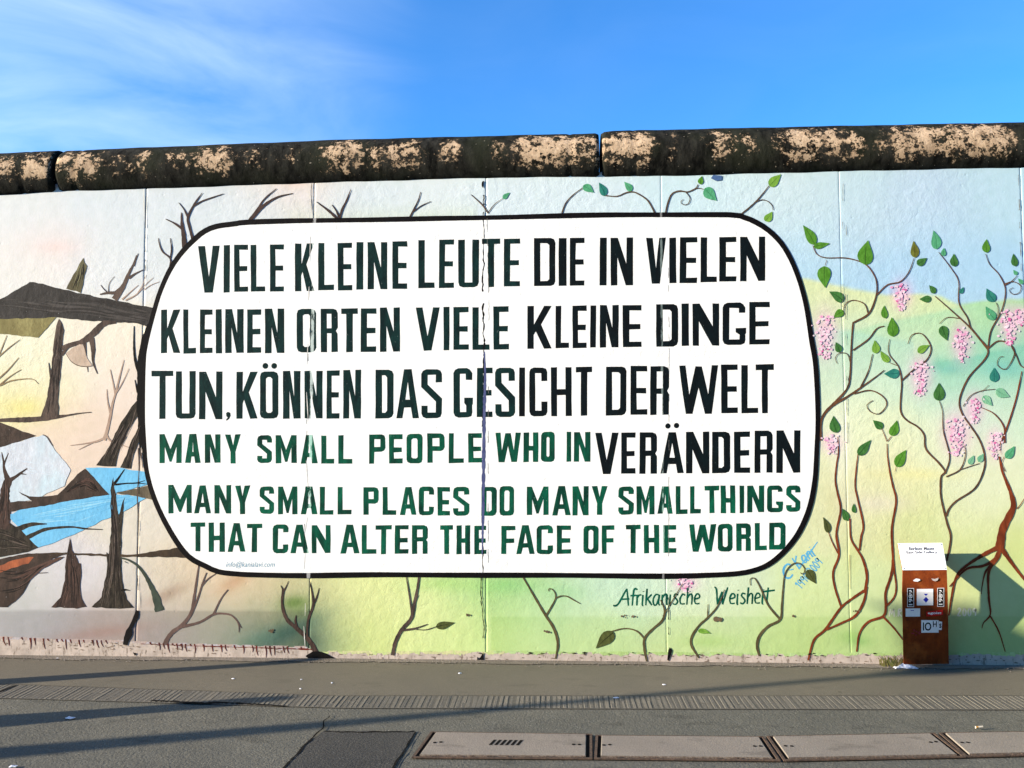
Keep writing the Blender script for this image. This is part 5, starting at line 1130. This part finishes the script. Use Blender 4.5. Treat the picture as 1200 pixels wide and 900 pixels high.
SC = [(82,842,.075,.05,'white paper scrap in the shadow at the left of the pavement'),(67,772.5,.05,.03,'whitish paper scrap by the wall foot below the dark stumps'),(273,796,.03,.02,'tiny pale scrap on the smooth path under the left branch'),(389,801,.02,.02,'tiny white scrap right of the shadow tip on the smooth path'),(539,789.5,.035,.03,'white scrap on the smooth path below the dark seam chip'),
      (722,818.5,.06,.02,'long white scrap on the stone strip at the thin shadow'),(778,803,.03,.03,'white scrap on the smooth path just above the thin shadow'),(888,778,.06,.025,'white scrap at the wall foot below the olive sprig'),(353,797,.02,.015,'pale speck of litter on the smooth path above the crack'),(352,808,.018,.012,'pale speck of litter beside the stone strip'),(15,899,.05,.03,'pale scrap in the bottom left corner of the pavement')]
for x, y, w, d, lab in SC: crumple('paper_scrap', x, y, w*.75, d*.75, .006, lab, 'litter', 'paper scraps on the pavement', n=3, rot=random.uniform(-.5, .5))
c0 = gpt(1148, 855); mb = MB()
vs = []; fs = []
for i in range(9):
    for k in range(8):
        a = 2*math.pi*k/8; vs.append((c0[0]-.02+.005*i, c0[1]+.006*math.cos(a)+.001*i, .011+.006*math.sin(a)))
fs = [(i*8+k, i*8+(k+1) % 8, (i+1)*8+(k+1) % 8, (i+1)*8+k) for i in range(8) for k in range(8)]+[tuple(range(7, -1, -1)), tuple(64+k for k in range(8))]
o = mb.add(vs, fs).build('cigarette_butt', plain('butt_paper', (.75, .66, .5), rough=.8)); o.data.materials.append(plain('butt_filter', (.62, .32, .09)))
o.data.polygons.foreach_set('material_index', [1 if i < 24 else 0 for i in range(len(fs))]); tag(o, 'cigarette butt with orange filter lying above the last duct cover', 'cigarette butt')
mb = MB(); cw = gpt(1040, 778)
for i in range(90):
    bx, by = cw[0]+random.uniform(-.075, .09), -.03+random.uniform(-.03, .02); hh = random.uniform(.02, .075); a = random.uniform(0, 6.28); ln = random.uniform(.2, .9)*hh
    w = random.uniform(.0025, .006); dx, dy = math.cos(a)*ln, math.sin(a)*ln*.5
    mb.add([(bx-w, by, .004), (bx+w, by, .004), (bx+dx*.5+w*.8, by+dy*.5, .004+hh*.65), (bx+dx*.5-w*.8, by+dy*.5, .004+hh*.65), (bx+dx, by+dy, .004+hh)], [(0,1,2,3), (3,2,4)])
tag(mb.build('weed_tuft', plain('weed_green', (.10, .13, .035), (.20, .15, .06), scale=25)), 'tuft of dry grass and weeds beside the rusty post', 'weeds')
# loose grit along the wall foot
mb = MB()
for i in range(1500):
    x = random.uniform(-1.8, 6.8); y = -abs(random.gauss(0, .05))-.004; s_ = random.uniform(.0015, .005)
    mb.add([(x-s_, y-s_*.7, .005), (x+s_, y-s_*.6, .005), (x+s_*.8, y+s_, .005), (x-s_*.7, y+s_*.8, .005), (x+random.uniform(-.3, .3)*s_, y, .006+s_*1.2)], [(0,1,4), (1,2,4), (2,3,4), (3,0,4)])
tag(mb.build('grit', plain('grit_stone', (.28, .24, .20), (.16, .13, .11), scale=200)), 'loose grit and crumbs along the foot of the wall', 'grit', kind='stuff')

# ------------------------------------------------------------------ street things beyond the left of the frame; the sun throws their shadows across the path
m_gran = plain('granite', (.28, .27, .26), (.18, .175, .17), scale=120, bmp=.003)
m_iron = plain('lamp_iron', (.03, .035, .035), rough=.5, scale=20)
TEL = KZ/math.hypot(KX, 1)
def bollard(px_, py_, tipx, X, r0, r1, label):
    g_ = gpt(px_, py_); Y_ = g_[1]+(X-g_[0])/KX
    hgt = (gpt(*tipx)[0]-X)*math.hypot(KX, 1)/KX*TEL
    mb = MB(); mb.lathe((X, Y_, 0), [(r0*1.15, 0), (r0*1.15, .06), (r0, .08), (r0*.92, hgt*.4), (r1*1.25, hgt*.75), (r1, hgt*.93), (r1*.7, hgt*.985), (r1*.25, hgt)], 24)
    tag(mb.build('stone_bollard', m_gran, smooth=True), label, 'bollard', 'tapered bollards left of the frame')
bollard(190, 786.5, (385, 775), -2.6, .085, .045, 'tapered granite bollard close to the wall')
bollard(170, 831, (345, 818), -2.2, .16, .06, 'stout tapered granite bollard farther from the wall')
g_ = gpt(600, 829); XL = -5.6; YL = g_[1]+(XL-g_[0])/KX
lamp = empty('street_lamp', (XL, YL, 0)); tag(lamp, 'black tapered street lamp standing left of the frame', 'street lamp')
def zshadow(px_, py_): return (gpt(px_, py_)[0]-XL)*math.hypot(KX, 1)/KX*TEL
z1, z2, z3 = zshadow(0, 887), zshadow(660, 822), zshadow(1020, 790)
mb = MB(); mb.lathe((XL, YL, 0), [(.16, 0), (.16, .12), (.115, .2), (.10, z1*.8), (.085, z1), (.034, z2), (.034, z3), (.05, z3+.04)], 20); mb.build('pole', m_iron, lamp, smooth=True)
mb = MB(); mb.lathe((XL, YL, 0), [(.06, z3+.041), (.12, z3+.14), (.16, z3+.42), (.20, z3+.44), (.05, z3+.56), (.02, z3+.62)], 20); mb.build('lantern', m_iron, lamp, smooth=True)


# ------------------------------------------------------------------ unseen housing block behind the viewer, added to cut sky light on the wall
m_wallb = plain('render_grey', (.22, .205, .19), (.18, .17, .16), scale=3); m_glass = plain('window_glass', (.03, .035, .04), rough=.15, scale=2); m_roof = plain('roof_dark', (.07, .06, .055), scale=8); m_frame = plain('frame_white', (.5, .5, .48))
hb = empty('sky_blocker_building', (16, -24, 0)); tag(hb, 'unseen grey apartment block across the street, added to darken the shade on the wall', 'building')
X0, X1, YF, HB = -12, 44, -23.0, 18.0
mb = MB(); mb.box(X0, X1, YF-11, YF, -.1, HB); mb.build('wall', m_wallb, hb)
mb = MB(); mb.add([(X0-.4,YF+.4,HB+.01),(X1+.4,YF+.4,HB+.01),(X1+.4,YF-11.4,HB+.01),(X0-.4,YF-11.4,HB+.01),(X0+1,YF-5.5,HB+2.6),(X1-1,YF-5.5,HB+2.6)], [(0,1,5,4),(2,3,4,5),(1,2,5),(3,0,4),(3,2,1,0)]); mb.build('roof', m_roof, hb)
for fl in range(6):
    for i in range(14):
        x = X0+2+i*4.0; z = 1.2+fl*2.85
        mb = MB()
        for (a, b_, c_, d_) in ((x-.75, x+.75, z-.08, z), (x-.75, x+.75, z+1.5, z+1.58), (x-.75, x-.67, z+.001, z+1.499), (x+.67, x+.75, z+.001, z+1.499)): mb.box(a, b_, YF+.002, YF+.07, c_, d_)
        fr_ = mb.build('window', m_frame, hb)
        mb = MB(); mb.box(x-.668, x+.668, YF+.003, YF+.03, z+.002, z+1.498); mb.build('pane', m_glass, fr_)
